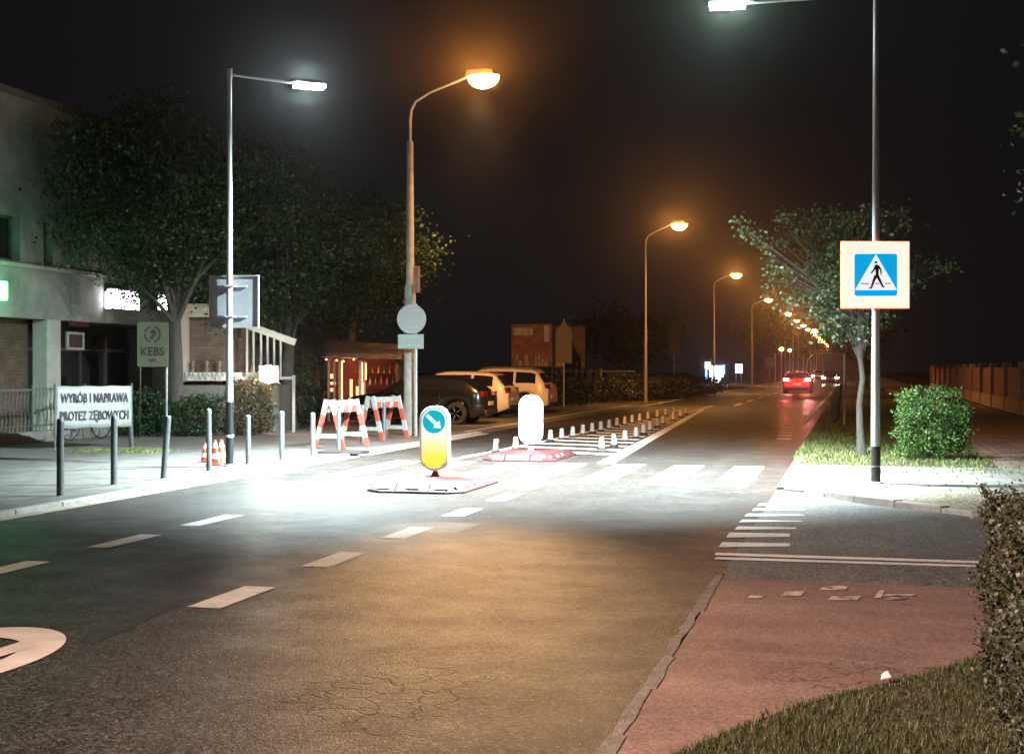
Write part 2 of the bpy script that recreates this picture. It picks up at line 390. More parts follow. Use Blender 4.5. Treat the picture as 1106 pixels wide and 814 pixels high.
# painted markings ------------------------------------------------------
mk = MB(); Z = .0085
def rect(x0, x1, y0, y1, m=mk, z=Z): m.sheet([(x0, y0), (x1, y0), (x1, y1), (x0, y1)], z)
for px0, py0, px1, py1 in ((223, 657, 276, 634), (347, 613, 383, 597), (430, 582, 455, 570), (490, 558, 509, 549.5), (537, 541, 556, 533)):
    a, b = G(px0, py0), G(px1, py1); rect(-4.47, -4.22, a.y, b.y)
for px0, py0, px1, py1 in ((-40, 629, 20, 606), (112, 592, 155, 577.5), (213, 568.5, 250, 556.5), (292, 548.5, 320, 540)):
    a, b = G(px0, py0), G(px1, py1); rect(-6.87, -6.64, a.y, b.y)
rect(-9.9, -9.78, 34.4, 62)                     # edge of the parking bays
for i in range(30): rect(-5.2, -5.05, 62+i*8, 66+i*8)
rect(-6.1, -5.98, 56, 62)
for i in range(5): rect(-1.75-.05*i, -1.42-.05*i, 33+i*1.6, 33.4+i*1.6)
rect(-1.55, -1.43, 41, 130)
for i in range(6): rect(-9.05, -8.93, 60+i*30, 84+i*30)
# channelising island: two edge lines and hatching
def L1(y): return -7.1+(y-24)*(1.0/32)
def L2(y): return -4.05-(y-24)*(1.75/32)
for f_, w in ((L1, .14), (L2, -.30)):
    mk.sheet([(f_(23.8), 23.8), (f_(23.8)+w, 23.8), (f_(56)+w*.6, 56), (f_(56), 56)] if w > 0 else [(f_(23.8)+w, 23.8), (f_(23.8), 23.8), (f_(56), 56), (f_(56)+w*.6, 56)], Z)
y = 26.9
while y < 55:
    a, b = L1(y)+.15, L2(y)-.31
    if b-a > .12: mk.sheet([(a, y), (b, y-.35*(b-a)), (b, y-.35*(b-a)+.5), (a, y+.5)], Z+.0005)
    y += 1.35
# zebra
x = -1.95
while x > -8.7:
    rect(x, x+.5, 19.62, 23.6); x -= 1.0
struct(mk.build('road_markings', M_paint))
# side street: row of short bars, double line, ghost letters
mk = MB()
for (ya, yb, xa, xb) in ((543.8, 546.6, 818, 872), (549.2, 552, 812, 870), (555, 558, 804, 868), (561.5, 564.5, 798, 866), (568.8, 572.6, 793, 860), (575.5, 581, 784, 853), (586, 591.5, 776, 853)):
    a, b, c_, d = G(xa+4, ya), G(xb, ya+1.3), G(xb, yb-.9), G(xa, yb); mk.sheet([(d.x, d.y), (c_.x, c_.y), (b.x, b.y), (a.x, a.y)], Z)
for ya, yb, yc, yd in ((597.4, 600.1, 606, 608.6), (602.2, 604.6, 610.5, 612.8)):
    a, b = G(773, ya), G(771.5, yb); c_, d = G(1043, yd), G(1043, yc)
    e = c_+(c_-b)*1.4; f2 = d+(d-a)*1.4
    mk.sheet([(b.x, b.y), (e.x, e.y), (f2.x, f2.y), (a.x, a.y)], Z)
struct(mk.build('road_markings', M_paint))
mk = MB()
for (xa, ya, xb, yb) in ((843, 640, 869, 645), (885, 634, 917, 638.5), (806, 644, 827, 647), (893, 645, 930, 649.5), (944, 639, 956, 647), (951, 643, 990, 644.8), (955, 646.5, 980, 649)):
    a, b, c_, d = G(xa, yb), G(xb-4, yb), G(xb, ya), G(xa+6, ya); mk.sheet([(a.x, a.y), (b.x, b.y), (c_.x, c_.y), (d.x, d.y)], .0125)
struct(mk.build('road_markings', M_paintw))
# elongated round marking at lower left, with the dark gaps of its inner figure
cx, cy = G(-62, 712).x, G(-62, 712).y; rx_, ry_ = .60, 1.02
cx = G(80, 712).x-rx_-.17; cy = G(80, 712).y-.24
mk = MB(); n = 72; ring = []
for k_ in range(n):
    a0, a1 = 2*math.pi*k_/n, 2*math.pi*(k_+1)/n; q = .66
    mk.sheet([(cx+rx_*math.cos(a0)*q, cy+ry_*math.sin(a0)*q), (cx+rx_*math.cos(a0), cy+ry_*math.sin(a0)), (cx+rx_*math.cos(a1), cy+ry_*math.sin(a1)), (cx+rx_*math.cos(a1)*q, cy+ry_*math.sin(a1)*q)], Z)
mk.sheet([(cx-.34, cy-.06), (cx+.42, cy-.12), (cx+.42, cy+.10), (cx-.34, cy+.16)], Z+.001)
mk.sheet([(cx+.17, cy-.5), (cx+.30, cy-.45), (cx+.36, cy+.5), (cx+.20, cy+.62)], Z+.0015)
struct(mk.build('road_symbol', M_paints))
# repaired patches of darker asphalt
M_patch = ground_mat('asphalt_patch', (.022, .020, .019), (.015, .014, .013), (.03, .028, .027), rough=.45, agg=140)
def patch(pix, z=.0065):
    struct(MB().sheet(gp(pix), z).build('asphalt_patch', M_patch))
patch([(357, 547), (395, 536), (447, 536), (412, 548)])
M_patch2 = ground_mat('old_asphalt', (.105, .092, .082), (.07, .062, .056), (.13, .115, .10), rough=.5, agg=100)
struct(MB().sheet(gp([(396, 576), (425, 566), (478, 564), (520, 566), (492, 576)]), .0062).build('asphalt_patch', M_patch2))
patch([(80, 690), (200, 640), (215, 633), (262, 620), (275, 622), (190, 655), (100, 697)])
# iron covers in the road
M_iron = mat('cast_iron', (.06, .058, .055), .45, .6, var=.3, bump=.6, bscale=35)
def cover(p, rr):
    o = MB().lathe([(rr, 0), (rr, .006), (rr*.93, .009), (0, .009)], (0, 0, 0), 28).build('manhole_cover', M_iron); o.location = (p.x, p.y, .004); return o
tag(cover(G(536, 500, 0), .30), 'round dark iron manhole cover in the road left of the far white pylon', 'manhole cover')

# ================================================================ LAMPS
M_galv = mat('galvanised_steel', (.50, .51, .53), .42, .3, var=.2, scale=3, bump=.05, stretch=(6, 6, .6), rvar=.08)
M_black = mat('black_paint', (.012, .012, .013), .4, var=.3)
M_lampglow = mat('led_lens', (.9, .95, 1), .3, emit=(.86, 1, .95), es=40)
M_conc = mat('pole_concrete', (.30, .285, .26), .85, var=.3, scale=4, bump=.5, bscale=50)
M_sod = mat('sodium_bowl', (1, .7, .35), .3, emit=(1, .43, .07), es=70)
M_sodf = mat('sodium_bowl_far', (1, .7, .35), .3, emit=(1, .45, .09), es=60)
M_grey = mat('grey_plastic', (.22, .22, .22), .5, var=.15)
SOD = (1.0, .42, .11); LED = (.80, .98, 1.0)
def add_light(name, typ, loc, power, col, parent=None, **kw):
    l = bpy.data.lights.new(name, typ); l.energy = power; l.color = col
    for k_, v in kw.items(): setattr(l, k_, v)
    o = bpy.data.objects.new(name, l); COL.objects.link(o); o.location = loc
    if parent: o.parent = parent
    return o
def aim(o, tgt):
    d = Vector(tgt)-o.location; o.rotation_euler = d.to_track_quat('-Z', 'Y').to_euler()

def led_lamp(loc, head, label, hz, black_h, ring, power, aimat):
    loc = Vector(loc); head = Vector(head)
    t = empty('led_street_lamp', label, 'street lamp', loc, 0, 'white led lamps over the crossing')
    m = MB(); m.lathe([(.10, 0), (.10, .02), (.062, .03), (.060, .3), (.058, 1.2), (.036, hz), (.0, hz+.01)], (0, 0, 0), 20); m.build('pole', M_galv, t, smooth=True)
    m = MB(); m.lathe([(.066, .004), (.0655, black_h*.45)], (0, 0, .0), 20); m.lathe([(.0655, black_h*.49), (.065, black_h)], (0, 0, 0), 20); m.build('protective_sleeve', M_black, t, smooth=True)
    if ring: MB().lathe([(.069, black_h*.45), (.069, black_h*.49)], (0, 0, 0), 20).build('reflective_band', mat('white_band', (.7, .7, .7), .4), t)
    h = head-loc; d = Vector((h.x, h.y, 0)); L_ = d.length; u = d.normalized()
    m = MB(); m.tube([(0, 0, hz-.06), u*L_*.9+Vector((0, 0, h.z-.01))], [.026, .020], 10); m.lathe([(.045, hz-.14), (.045, hz+.03)], (0, 0, 0), 14); m.build('arm', M_galv, t, smooth=True)
    ang = math.atan2(u.y, u.x); R = Matrix.Rotation(ang, 4, 'Z')
    m = MB(); P = [(-.34, -.045), (-.28, -.10), (.2, -.14), (.31, -.09), (.33, 0), (.31, .09), (.2, .14), (-.28, .10), (-.34, .045)]
    P = [(R @ Vector((x_, y_, 0))) for x_, y_ in P]
    m.prism([(p.x+h.x, p.y+h.y) for p in P], h.z, h.z+.07, inset=.03); hs = m.build('lamp_head', M_grey, t, bevel=.01)
    m = MB(); m.box(R @ Vector((.05, 0, 0))+Vector((h.x, h.y, h.z-.03)), (.50, .24, .06), rz=ang); m.build('led_panel', M_lampglow, hs)
    s = add_light('lamp_light', 'SPOT', head+Vector((0, 0, -.06)), power, LED, spot_size=math.radians(121), spot_blend=1.0, shadow_soft_size=.14)
    aim(s, aimat)
    add_light('lamp_spill', 'POINT', head+Vector((0, 0, -.12)), power*.001, LED, shadow_soft_size=.10)
    return t
pL = G(248, 503, .05); hL = at(331, 91, 23.35)
pR = G(946, 522, .045); hR = at(797, -4, pR.y*CA-pR.x*SA)
LAMP_L = led_lamp((pL.x, pL.y, .05), (hL.x, hL.y, hL.z), 'slim steel lamp post with white led head carrying the back of a square sign', 6.5, 1.05, True, 56000, (-6.8, 22.2, 0))
LAMP_R = led_lamp((pR.x, pR.y, .045), (pR.x-2.0, pR.y-.1, hR.z), 'tall steel lamp post with black foot carrying the pedestrian crossing sign', 6.9, .52, False, 104000, (-4.5, 21.7, 0))

def sodium_lamp(loc, label, mglow, conc=True, arm=1.75, hz=8.62, rz=0, power=4000, parts=True):
    t = empty('sodium_street_lamp', label, 'street lamp', loc, rz, 'orange sodium lamps along the road')
    m = MB(); k_ = 1 if conc else .55
    m.lathe([(.17*k_, 0), (.165*k_, .8), (.155*k_, .9), (.135*k_, 3.6), (.10*k_, 3.7), (.075*k_, 7.1), (0, 7.12)], (0, 0, 0), 16); m.build('pole', M_conc if conc else M_galv, t, smooth=True)
    m = MB(); m.tube([(0, 0, 6.9), (0, 0, 7.6), (.03, 0, 7.85), (.14, 0, 8.05), (.5, 0, 8.25), (arm-.3, 0, hz-.04)], [.035, .034, .033, .032, .03, .028], 8); m.build('arm', M_galv, t, smooth=True)
    m = MB(); m.prism([(arm-.38, -.06), (arm-.1, -.13), (arm+.2, -.13), (arm+.33, 0), (arm+.2, .13), (arm-.1, .13), (arm-.38, .06)], hz-.04, hz+.11, inset=.05); h = m.build('lamp_head', M_grey, t, bevel=.012)
    R = []
    for i in range(7): a = i/6*math.pi/2; R.append((.27*math.cos(a), -.30*math.sin(a)))
    Mx = Matrix.Diagonal((1.45, .8, 1))
    MB().lathe(R[::-1], (arm+.07, 0, hz-.045), 18, Mx).build('glass_bowl', mglow, h, smooth=True)
    return t
ords = ['', 'second', 'third', 'fourth', 'fifth', 'sixth', 'seventh', 'eighth', 'ninth', 'tenth', 'eleventh', 'twelfth', 'thirteenth', 'fourteenth', 'fifteenth']
b1 = G(443, 470, .05)
s1 = sodium_lamp((b1.x, b1.y, .0), 'nearest orange sodium lamp, on a thick concrete pole with round sign backs', M_sod)
def sod_light(x, y, p, z=8.22, rad=.12, col=SOD):
    s = add_light('lamp_light', 'SPOT', (x, y, z), p, col, spot_size=math.radians(140), spot_blend=.75, shadow_soft_size=rad); aim(s, (x+3.2, y, 0))
    return s
def halo_spot(src, p, col, sz=26, tgt=None):   # added spot facing the camera, so the haze makes a halo round the lamp
    s = add_light('lamp_extra_spot', 'SPOT', src, p, col, spot_size=math.radians(sz), spot_blend=.25, shadow_soft_size=.10); aim(s, tgt or (-1.0, 0, src[2])); return s
def throw(x, y, p, z=8.1, n=27, col=(1.0, .50, .20), sz=46):      # road optic throwing light along the carriageway
    s = add_light('lamp_extra_spot', 'SPOT', (x, y, z), p, col, spot_size=math.radians(sz), spot_blend=.9, shadow_soft_size=.12); aim(s, (-4.6, y-n, 0)); return s
st = add_light('lamp_extra_spot', 'SPOT', (b1.x+1.82, b1.y-.28, 8.30), 6200, (1, .56, .24), spot_size=math.radians(12), spot_blend=1.0, shadow_soft_size=.12); aim(st, G(500, 650))  # extra narrow spot at the lamp, added for the golden streak on the asphalt
fl = add_light('lamp_extra_spot', 'SPOT', (b1.x+1.9, b1.y, 8.2), 16000, SOD, spot_size=math.radians(62), spot_blend=.9, shadow_soft_size=.12); aim(fl, (-10.5, b1.y+14.5, .6))  # extra spot at the lamp, added to brighten the parked cars
halo_spot((b1.x+1.82, b1.y-.30, 8.40), 3800, (1, .34, .06))
halo_spot((hL.x, hL.y-.2, hL.z-.1), 900, (.80, .95, 1), sz=30); halo_spot((pR.x-2.0, pR.y-.3, hR.z-.12), 1000, (.66, 1, .80), sz=34)
sw = add_light('lamp_spill', 'SPOT', (hL.x, hL.y, hL.z-.1), 700, LED, spot_size=math.radians(62), spot_blend=.9, shadow_soft_size=.12); aim(sw, (hL.x-4.5, hL.y+10, 1.8))  # extra spot at the left led head, added to light the leaves behind
sw = add_light('lamp_spill', 'SPOT', (pR.x-2.0, pR.y, hR.z-.12), 600, LED, spot_size=math.radians(120), spot_blend=.8, shadow_soft_size=.12); aim(sw, (pR.x+1.5, pR.y+9, 2.0))  # extra spot at the right lamp head, aimed behind the crossing
sod_light(b1.x+1.82, b1.y, 3300); add_light('lamp_spill', 'POINT', (b1.x+1.82, b1.y, 8.22), 250, SOD, shadow_soft_size=.12)
row = [(-9.75, 66.6), (-10.0, 103), (-9.9, 141), (-9.6, 178), (-9.5, 202), (-9.4, 226), (-9.4, 248), (-9.3, 270), (-9.3, 292), (-9.2, 314), (-9.2, 338), (-9.2, 364), (-9.2, 395), (-9.2, 430)]
first = None
for i, (x, y) in enumerate(row):
    lb = ('tall orange sodium lamp, %s of the row counted from the concrete pole' % ords[i+1]) if i+1 < len(ords) else ''
    if i == 0: first = sodium_lamp((x, y, 0), lb, M_sodf, conc=False, arm=1.56)
    else: copy_tree(first, (x, y, 0), None, lb)
    if i < 4 or i % 2: add_light('lamp_spill', 'POINT', (x+1.63, y, 8.22), 250, SOD, shadow_soft_size=.12); sod_light(x+1.6, y, 4200 if i < 3 else 3800)
for (x, y), p in zip(row[:6], (3200, 3200, 3000, 2800, 2800, 2800)): halo_spot((x+1.63, y-.30, 8.40), p, (1, .36, .07), sz=2*(math.degrees(math.atan(6.6/y))+2))
# assumed lamp out of view, added in line with the row to light the foreground
copy_tree(s1, (b1.x-.4, b1.y-33.5, 0), None, 'assumed orange sodium lamp added out of view beside the camera, lighting the foreground')
sod_light(b1.x+1.4, b1.y-33.5, 13500, col=(1, .70, .57))  # main spot of the added unseen lamp, brightening the foreground
fl = add_light('lamp_extra_spot', 'SPOT', (b1.x+1.4, b1.y-33.5, 8.1), 15500, (1, .70, .58), spot_size=math.radians(52), spot_blend=.9, shadow_soft_size=.12); aim(fl, (3.6, 11.0, 0))  # extra spot at this assumed lamp, added to brighten the red surface
# other-side lamps seen small far off
for i, (px, py, Y) in enumerate(((844, 378, 150), (853, 379, 190), (880, 359, 120))):
    v = at(px, py, Y)
    lm = empty('roadside_lamp', ['low distant round lamp just right of the blue road sign', 'second low distant lamp right of the blue road sign', 'distant orange lamp above the red car'][i], 'lamp', (v.x, v.y, 0))
    MB().tube([(0, 0, 0), (0, 0, v.z)], .05, 8).build('pole', M_galv, lm)
    MB().lathe([(0, -.2), (.2, -.1), (.24, 0), (.2, .12), (0, .2)], (0, 0, v.z+.1), 12).build('lamp_globe', M_sodf, lm, smooth=True)
# small helper: sign back etc.
M_signback = mat('sign_back_grey', (.34, .36, .39), .5, .3, var=.15, scale=3)
M_white = mat('white_enamel', (.72, .72, .70), .4, var=.08)
M_rim = mat('sign_rim', (.45, .46, .46), .4, .5, var=.1)
# square sign seen from behind on the left LED pole
a, b = at(225, 302, 23.9), at(276, 355, 23.9)
t = empty('square_sign', 'square road sign seen from behind, on the slim steel lamp post', 'road sign', (pL.x, pL.y+.10, (a.z+b.z)/2), 0.10)
w = .83; h = a.z-b.z; cxs = .03
m = MB(); m.box((cxs, .02, 0), (w, .012, h)); m.build('panel', M_signback, t, bevel=.004)
m = MB()
for sx in (-1, 1): m.box((cxs+sx*(w/2-.0), .01, 0), (.022, .04, h+.022))
for sz in (-1, 1): m.box((cxs, .01, sz*h/2), (w-.03, .04, .022))
m.build('rim', M_rim, t)
for z_ in (-.25, .25): MB().box((cxs*.2, -.005, z_), (.5, .03, .035)).box((0, -.09, z_), (.15, .16, .03)).build('bracket', M_galv, t)
# pedestrian crossing sign, internally lit
M_lit = mat('lit_white_panel', (.8, .8, .75), .4, emit=(1, .93, .76), es=.92, var=.03)
M_litb = mat('lit_blue_panel', (0, .35, .7), .4, emit=(.0, .40, .86), es=.78, var=.03)
M_litw = mat('lit_white_figure', (.8, .8, .8), .4, emit=(.95, .96, 1), es=.86, var=.02)
M_figb = mat('figure_black', (.01, .012, .02), .5)
M_orange = mat('orange_halo_edge', (.55, .12, .03), .5, emit=(1, .15, .03), es=.35)  # orange emission on the case stands in for a red halo
Yp = pR.y*CA-pR.x*SA
c = at(945.5, 297, Yp-.12); S = 71/F*Yp
t = empty('crossing_sign', 'square lit pedestrian crossing sign, blue with white triangle on a pale backing', 'road sign', (c.x, c.y, c.z), A*.75)
case = MB().box((0, .03, 0), (S+.02, .09, S+.02)).build('case', M_orange, t, bevel=.01)
MB().box((0, -.02, 0), (S, .012, S)).build('backing_panel', M_lit, t, bevel=.003)
bs = S*.635
def rrect(w, h, r, n=5):
    o = []
    for cx_, cz_, a0 in ((w/2-r, h/2-r, 0), (-w/2+r, h/2-r, 90), (-w/2+r, -h/2+r, 180), (w/2-r, -h/2+r, 270)):
        for i in range(n+1): a_ = math.radians(a0+90*i/n); o.append((cx_+r*math.cos(a_), cz_+r*math.sin(a_)))
    return o
def face(mb, poly, y, off=(0, 0), th=.004):      # polygon in XZ facing -Y
    n = len(poly); vs = [(p[0]+off[0], y, p[1]+off[1]) for p in poly]+[(p[0]+off[0], y+th, p[1]+off[1]) for p in poly]
    mb.add(vs, [tuple(range(n)), tuple(range(2*n-1, n-1, -1))]+[(i, n+i, n+(i+1) % n, (i+1) % n) for i in range(n)]); return mb
face(MB(), rrect(bs, bs, .03), -.032, (0.0, .0)).build('blue_panel', M_litb, t)
tri = [(-bs*.49, -bs*.36), (bs*.49, -bs*.36), (0, bs*.485)]
face(MB(), tri, -.038).build('triangle', M_litw, t)
fg = MB(); u = bs/.6
def P2(x, z): return (x*u, z*u-.0)
def limb(p, q, w0, w1):
    w0 *= 1.3; w1 *= 1.3; p, q = Vector(P2(*p)), Vector(P2(*q)); d = (q-p).normalized(); n_ = Vector((-d.y, d.x))
    face(fg, [tuple(p+n_*w0*u), tuple(q+n_*w1*u), tuple(q-n_*w1*u), tuple(p-n_*w0*u)], -.044)
face(fg, [P2(.019*math.cos(i*math.pi/6), .178+.019*math.sin(i*math.pi/6)) for i in range(12)], -.044)
face(fg, [P2(-.012, .145), P2(.016, .148), P2(.040, .125), P2(.038, .02), P2(.028, -.02), P2(-.004, -.02), P2(-.006, .06), P2(-.014, .11)], -.045)
limb((.0, .13), (-.035, .06), .012, .009); limb((-.035, .06), (-.075, .02), .009, .006)
limb((.03, .13), (.068, .07), .012, .009); limb((.068, .07), (.072, .0), .009, .006)
limb((.0, -.01), (-.035, -.09), .018, .013); limb((-.035, -.09), (-.065, -.185), .013, .009); limb((-.062, -.183), (-.098, -.192), .008, .007)
limb((.018, -.01), (.058, -.09), .018, .013); limb((.058, -.09), (.10, -.175), .013, .009); limb((.094, -.176), (.118, -.166), .008, .006)
for x0, x1 in ((-.215, -.10), (-.015, .045), (.13, .205)): face(fg, [P2(x0, -.13), P2(x1, -.13), P2(x1, -.118), P2(x0, -.118)], -.043)
fg.build('walking_figure', M_figb, t)
for z_ in (-.3, .3): MB().box((0, .11, z_), (.16, .10, .03)).build('bracket', M_galv, t)

# keep-right pylons on red rubber islands
M_pyl = mat('pylon_lit_white', (.8, .8, .8), .4, emit=(.92, 1, .97), es=.80, var=.02)
M_cyan = mat('pylon_blue', (.0, .4, .5), .4, emit=(.0, .55, .62), es=.8, var=.02)
M_red_rub = mat('red_rubber', (.055, .009, .012), .55, var=.35, scale=5, bump=.3, bscale=60)
M_dkrub = mat('dark_rubber', (.02, .015, .016), .6, var=.3, bump=.3)
def yellow_mat():
    m, N, L, B = nt('pylon_yellow_face'); tc = N.new('ShaderNodeTexCoord'); s = N.new('ShaderNodeSeparateXYZ'); L.new(tc.outputs['Object'], s.inputs[0])
    r = N.new('ShaderNodeValToRGB'); e = r.color_ramp.elements; e[0].position = .28; e[1].position = .62; e[0].color = (.84, .90, .10, 1); e[1].color = (.95, .97, .88, 1)
    L.new(s.outputs[2], r.inputs[0]); L.new(r.outputs[0], B.inputs['Base Color']); L.new(r.outputs[0], B.inputs['Emission Color']); B.inputs['Emission Strength'].default_value = .9
    return m
M_yel = yellow_mat()      # colour and emission blend from yellow low down to white above
M_case = mat('pylon_casing', (.55, .56, .54), .5, emit=(.92, 1, .97), es=.25, var=.15, scale=5)
def pylon(name, label, loc, front, wz, hz, z0, rz):
    t = empty(name, label, 'traffic pylon', loc, rz)
    o = rrect(wz, hz, wz*.45, 8)
    vs = MB(); n = len(o)
    rings = [(-.07, .93), (-.055, 1.0), (.055, 1.0), (.07, .93)]
    V = []
    for y_, k_ in rings: V += [(p[0]*k_ if k_ != 1 else p[0], y_, z0+hz/2+(p[1]-(1-k_)*0)*(.965 if k_ != 1 else 1)) for p in o]
    fs = [tuple(range(n)), tuple(range(4*n-1, 3*n-1, -1))]+[(r_*n+(i+1) % n, r_*n+i, (r_+1)*n+i, (r_+1)*n+(i+1) % n) for r_ in range(3) for i in range(n)]
    vs.add(V, fs); vs.build('casing', M_case, t)
    if not front:
        face(MB(), rrect(wz*.88, hz*.94, wz*.40, 8), -.0755, (0, z0+hz/2)).build('face_panel', M_pyl, t)
    for sx in (-1, 1): MB().lathe([(.012, -.004), (.012, .004)], (sx*wz*.30, -.080, z0+hz*.16 if not front else z0+hz*.10), 8, Matrix.Rotation(math.pi/2, 3, 'X')).build('screw', M_galv, t)
    MB().lathe([(.07, 0), (.045, .03), (.04, z0+.03)], (0, 0, 0), 14).build('foot', mat('foot_red', (.35, .10, .09), .5), t, smooth=True)
    if front:
        fo = rrect(wz*.84, hz*.92, wz*.40, 8)
        face(MB(), fo, -.0755, (0, z0+hz/2)).build('face_panel', M_yel, t)
        R = wz*.385; cz_ = z0+hz-R-.055
        face(MB(), [(R*math.cos(i*math.pi/16), R*math.sin(i*math.pi/16)) for i in range(32)], -.081, (0, cz_)).build('blue_disc', M_cyan, t)
        d = Vector((1, -.92)).normalized(); n_ = Vector((-d.y, d.x)); s_ = R
        tail, tip = -d*.82*s_, d*.84*s_; mid = tip-d*.55*s_
        ar = [tail+n_*.15*s_, mid+n_*.15*s_, mid+n_*.42*s_, tip, mid-n_*.42*s_, mid-n_*.15*s_, tail-n_*.15*s_]
        face(MB(), [tuple(p) for p in ar][::-1], -.087, (0, cz_)).build('arrow', M_litw, t)
    return t
def island(label, x0, x1, y0, y1):
    cx_, cy_ = (x0+x1)/2, (y0+y1)/2; t = empty('rubber_island', label, 'traffic island', (cx_, cy_, .004))
    w_, l_ = x1-x0, y1-y0
    nx, ny = 3, 3
    for i in range(nx):
        for j in range(ny):
            ax, bx = -w_/2+w_*i/nx+.006, -w_/2+w_*(i+1)/nx-.006; ay, by = -l_/2+l_*j/ny+.006, -l_/2+l_*(j+1)/ny-.006
            s_ = .14
            tx0 = ax+(s_ if i == 0 else 0); tx1 = bx-(s_ if i == nx-1 else 0); ty0 = ay+(s_ if j == 0 else 0); ty1 = by-(s_ if j == ny-1 else 0)
            B_ = [(ax, ay), (bx, ay), (bx, by), (ax, by)]; T_ = [(tx0, ty0), (tx1, ty0), (tx1, ty1), (tx0, ty1)]
            if i == nx-1 and j == 0: B_ = [(ax, ay), (bx-.22, ay), (bx, ay+.22), (bx, by), (ax, by)]; T_ = [(tx0, ty0), (tx1-.12, ty0), (tx1, ty0+.12), (tx1, ty1), (tx0, ty1)]
            if i == 0 and j == 0: B_ = [(ax, ay+.22), (ax+.22, ay), (bx, ay), (bx, by), (ax, by)]; T_ = [(tx0, ty0+.12), (tx0+.12, ty0), (tx1, ty0), (tx1, ty1), (tx0, ty1)]
            n_ = len(B_); zb = .025; m = MB()
            m.add([(p[0], p[1], 0) for p in B_]+[(p[0], p[1], zb) for p in B_]+[(p[0], p[1], .12) for p in T_],
                  [tuple(range(n_-1, -1, -1))]+[(q, (q+1) % n_, n_+(q+1) % n_, n_+q) for q in range(n_)]+[(n_+q, n_+(q+1) % n_, 2*n_+(q+1) % n_, 2*n_+q) for q in range(n_)]+[tuple(range(2*n_, 3*n_))])
            b_ = m.build('rubber_block', M_red_rub, t, bevel=.008)
    # white reflectors let into the sloping edges
    M_refl = mat('white_reflector', (.55, .55, .55), .3)
    k_ = .11/.14*.5
    for i in range(nx):
        xc = -w_/2+w_*(i+.5)/nx+(.05 if i == 0 else -.05 if i == 2 else 0); y_ = -l_/2+.14*.5+.006; s_ = math.atan2(.095, .14)
        Mt = Matrix.Rotation(s_, 3, 'X'); MB().box((xc, y_-.002, .078), (w_*.135, .06, .012), M=Mt).build('reflector', M_refl, t)
    for j in (0.12, .3, .5): 
        Mt = Matrix.Rotation(s_, 3, 'Y') ; MB().box((w_/2-.07+.002-(.05 if j < .2 else 0), -l_/2+.13+l_*(j-.08), .078), (.06, .09, .012), M=Mt).build('reflector', M_refl, t)
    return t
i1 = G(400, 531.5); i2 = G(537, 531.5); b_ = G(470, 516)
yf = (i1.y+i2.y)/2
island('low red rubber island with white reflectors under the blue arrow pylon', -6.36, -4.98, 17.45, 19.45)
island('low red rubber island with white reflectors under the plain white pylon', -6.50, -5.12, 23.95, 26.0)
p1 = at(470, 515, 19.75); pylon('keep_right_pylon', 'lit white and yellow pylon with a blue disc and white arrow', (p1.x, p1.y, .125), True, .43, .92, .075, A*.3)
p2 = at(573.5, 485, 26.1); pylon('white_pylon', 'plain lit white pylon, its blank back to the camera', (p2.x, p2.y, .125), False, .45, .93, .10, A*.3)

# little white delineators along the hatched island
M_del = mat('delineator_white', (.36, .33, .31), .5, var=.15)
def delin(label, p, group, first=None):
    if first: return copy_tree(first, (p.x, p.y, .008), None, label)
    t = empty('delineator', label, 'delineator', (p.x, p.y, .008), 0, group)
    MB().lathe([(.105, 0), (.105, .018), (.075, .03), (.068, .05)], (0, 0, 0), 14).build('base', M_dkrub, t, smooth=True)
    MB().lathe([(.070, .05), (.062, .10), (.052, .20), (.047, .25), (.035, .262), (0, .264)], (0, 0, 0), 14).build('reflector_cone', M_del, t, smooth=True)
    return t
lf = [(536, 489), (557, 486), (594.5, 477), (606.7, 475), (618.6, 472.5), (629.6, 470), (639.6, 468), (649, 466), (658, 464), (666.5, 461.3), (675, 459.6), (683, 457.6), (691, 456), (700, 453.7), (710, 451.4), (719, 449.3), (728, 447.2)]
rt = [(650, 486), (663, 482.5), (675, 477.5), (687, 473.5), (695, 469.4), (702, 466), (710, 461.5), (716.5, 458.8), (727, 454.5), (735, 451), (741, 447.9)]
on = ['nearest', 'second', 'third', 'fourth', 'fifth', 'sixth', 'seventh', 'eighth', 'ninth', 'tenth', 'eleventh', 'twelfth', 'thirteenth', 'fourteenth', 'fifteenth', 'sixteenth', 'farthest']
fd = None
for i, p in enumerate(lf):
    o = delin('small white delineator, %s in the line beside the parked cars' % on[i], G(*p), 'delineators round the hatched marking', fd); fd = fd or o
for i, p in enumerate(rt):
    n_ = on[i] if i < len(rt)-1 else 'farthest'
    delin('small white delineator, %s in the line nearer the open lane' % n_, G(*p), None, fd)

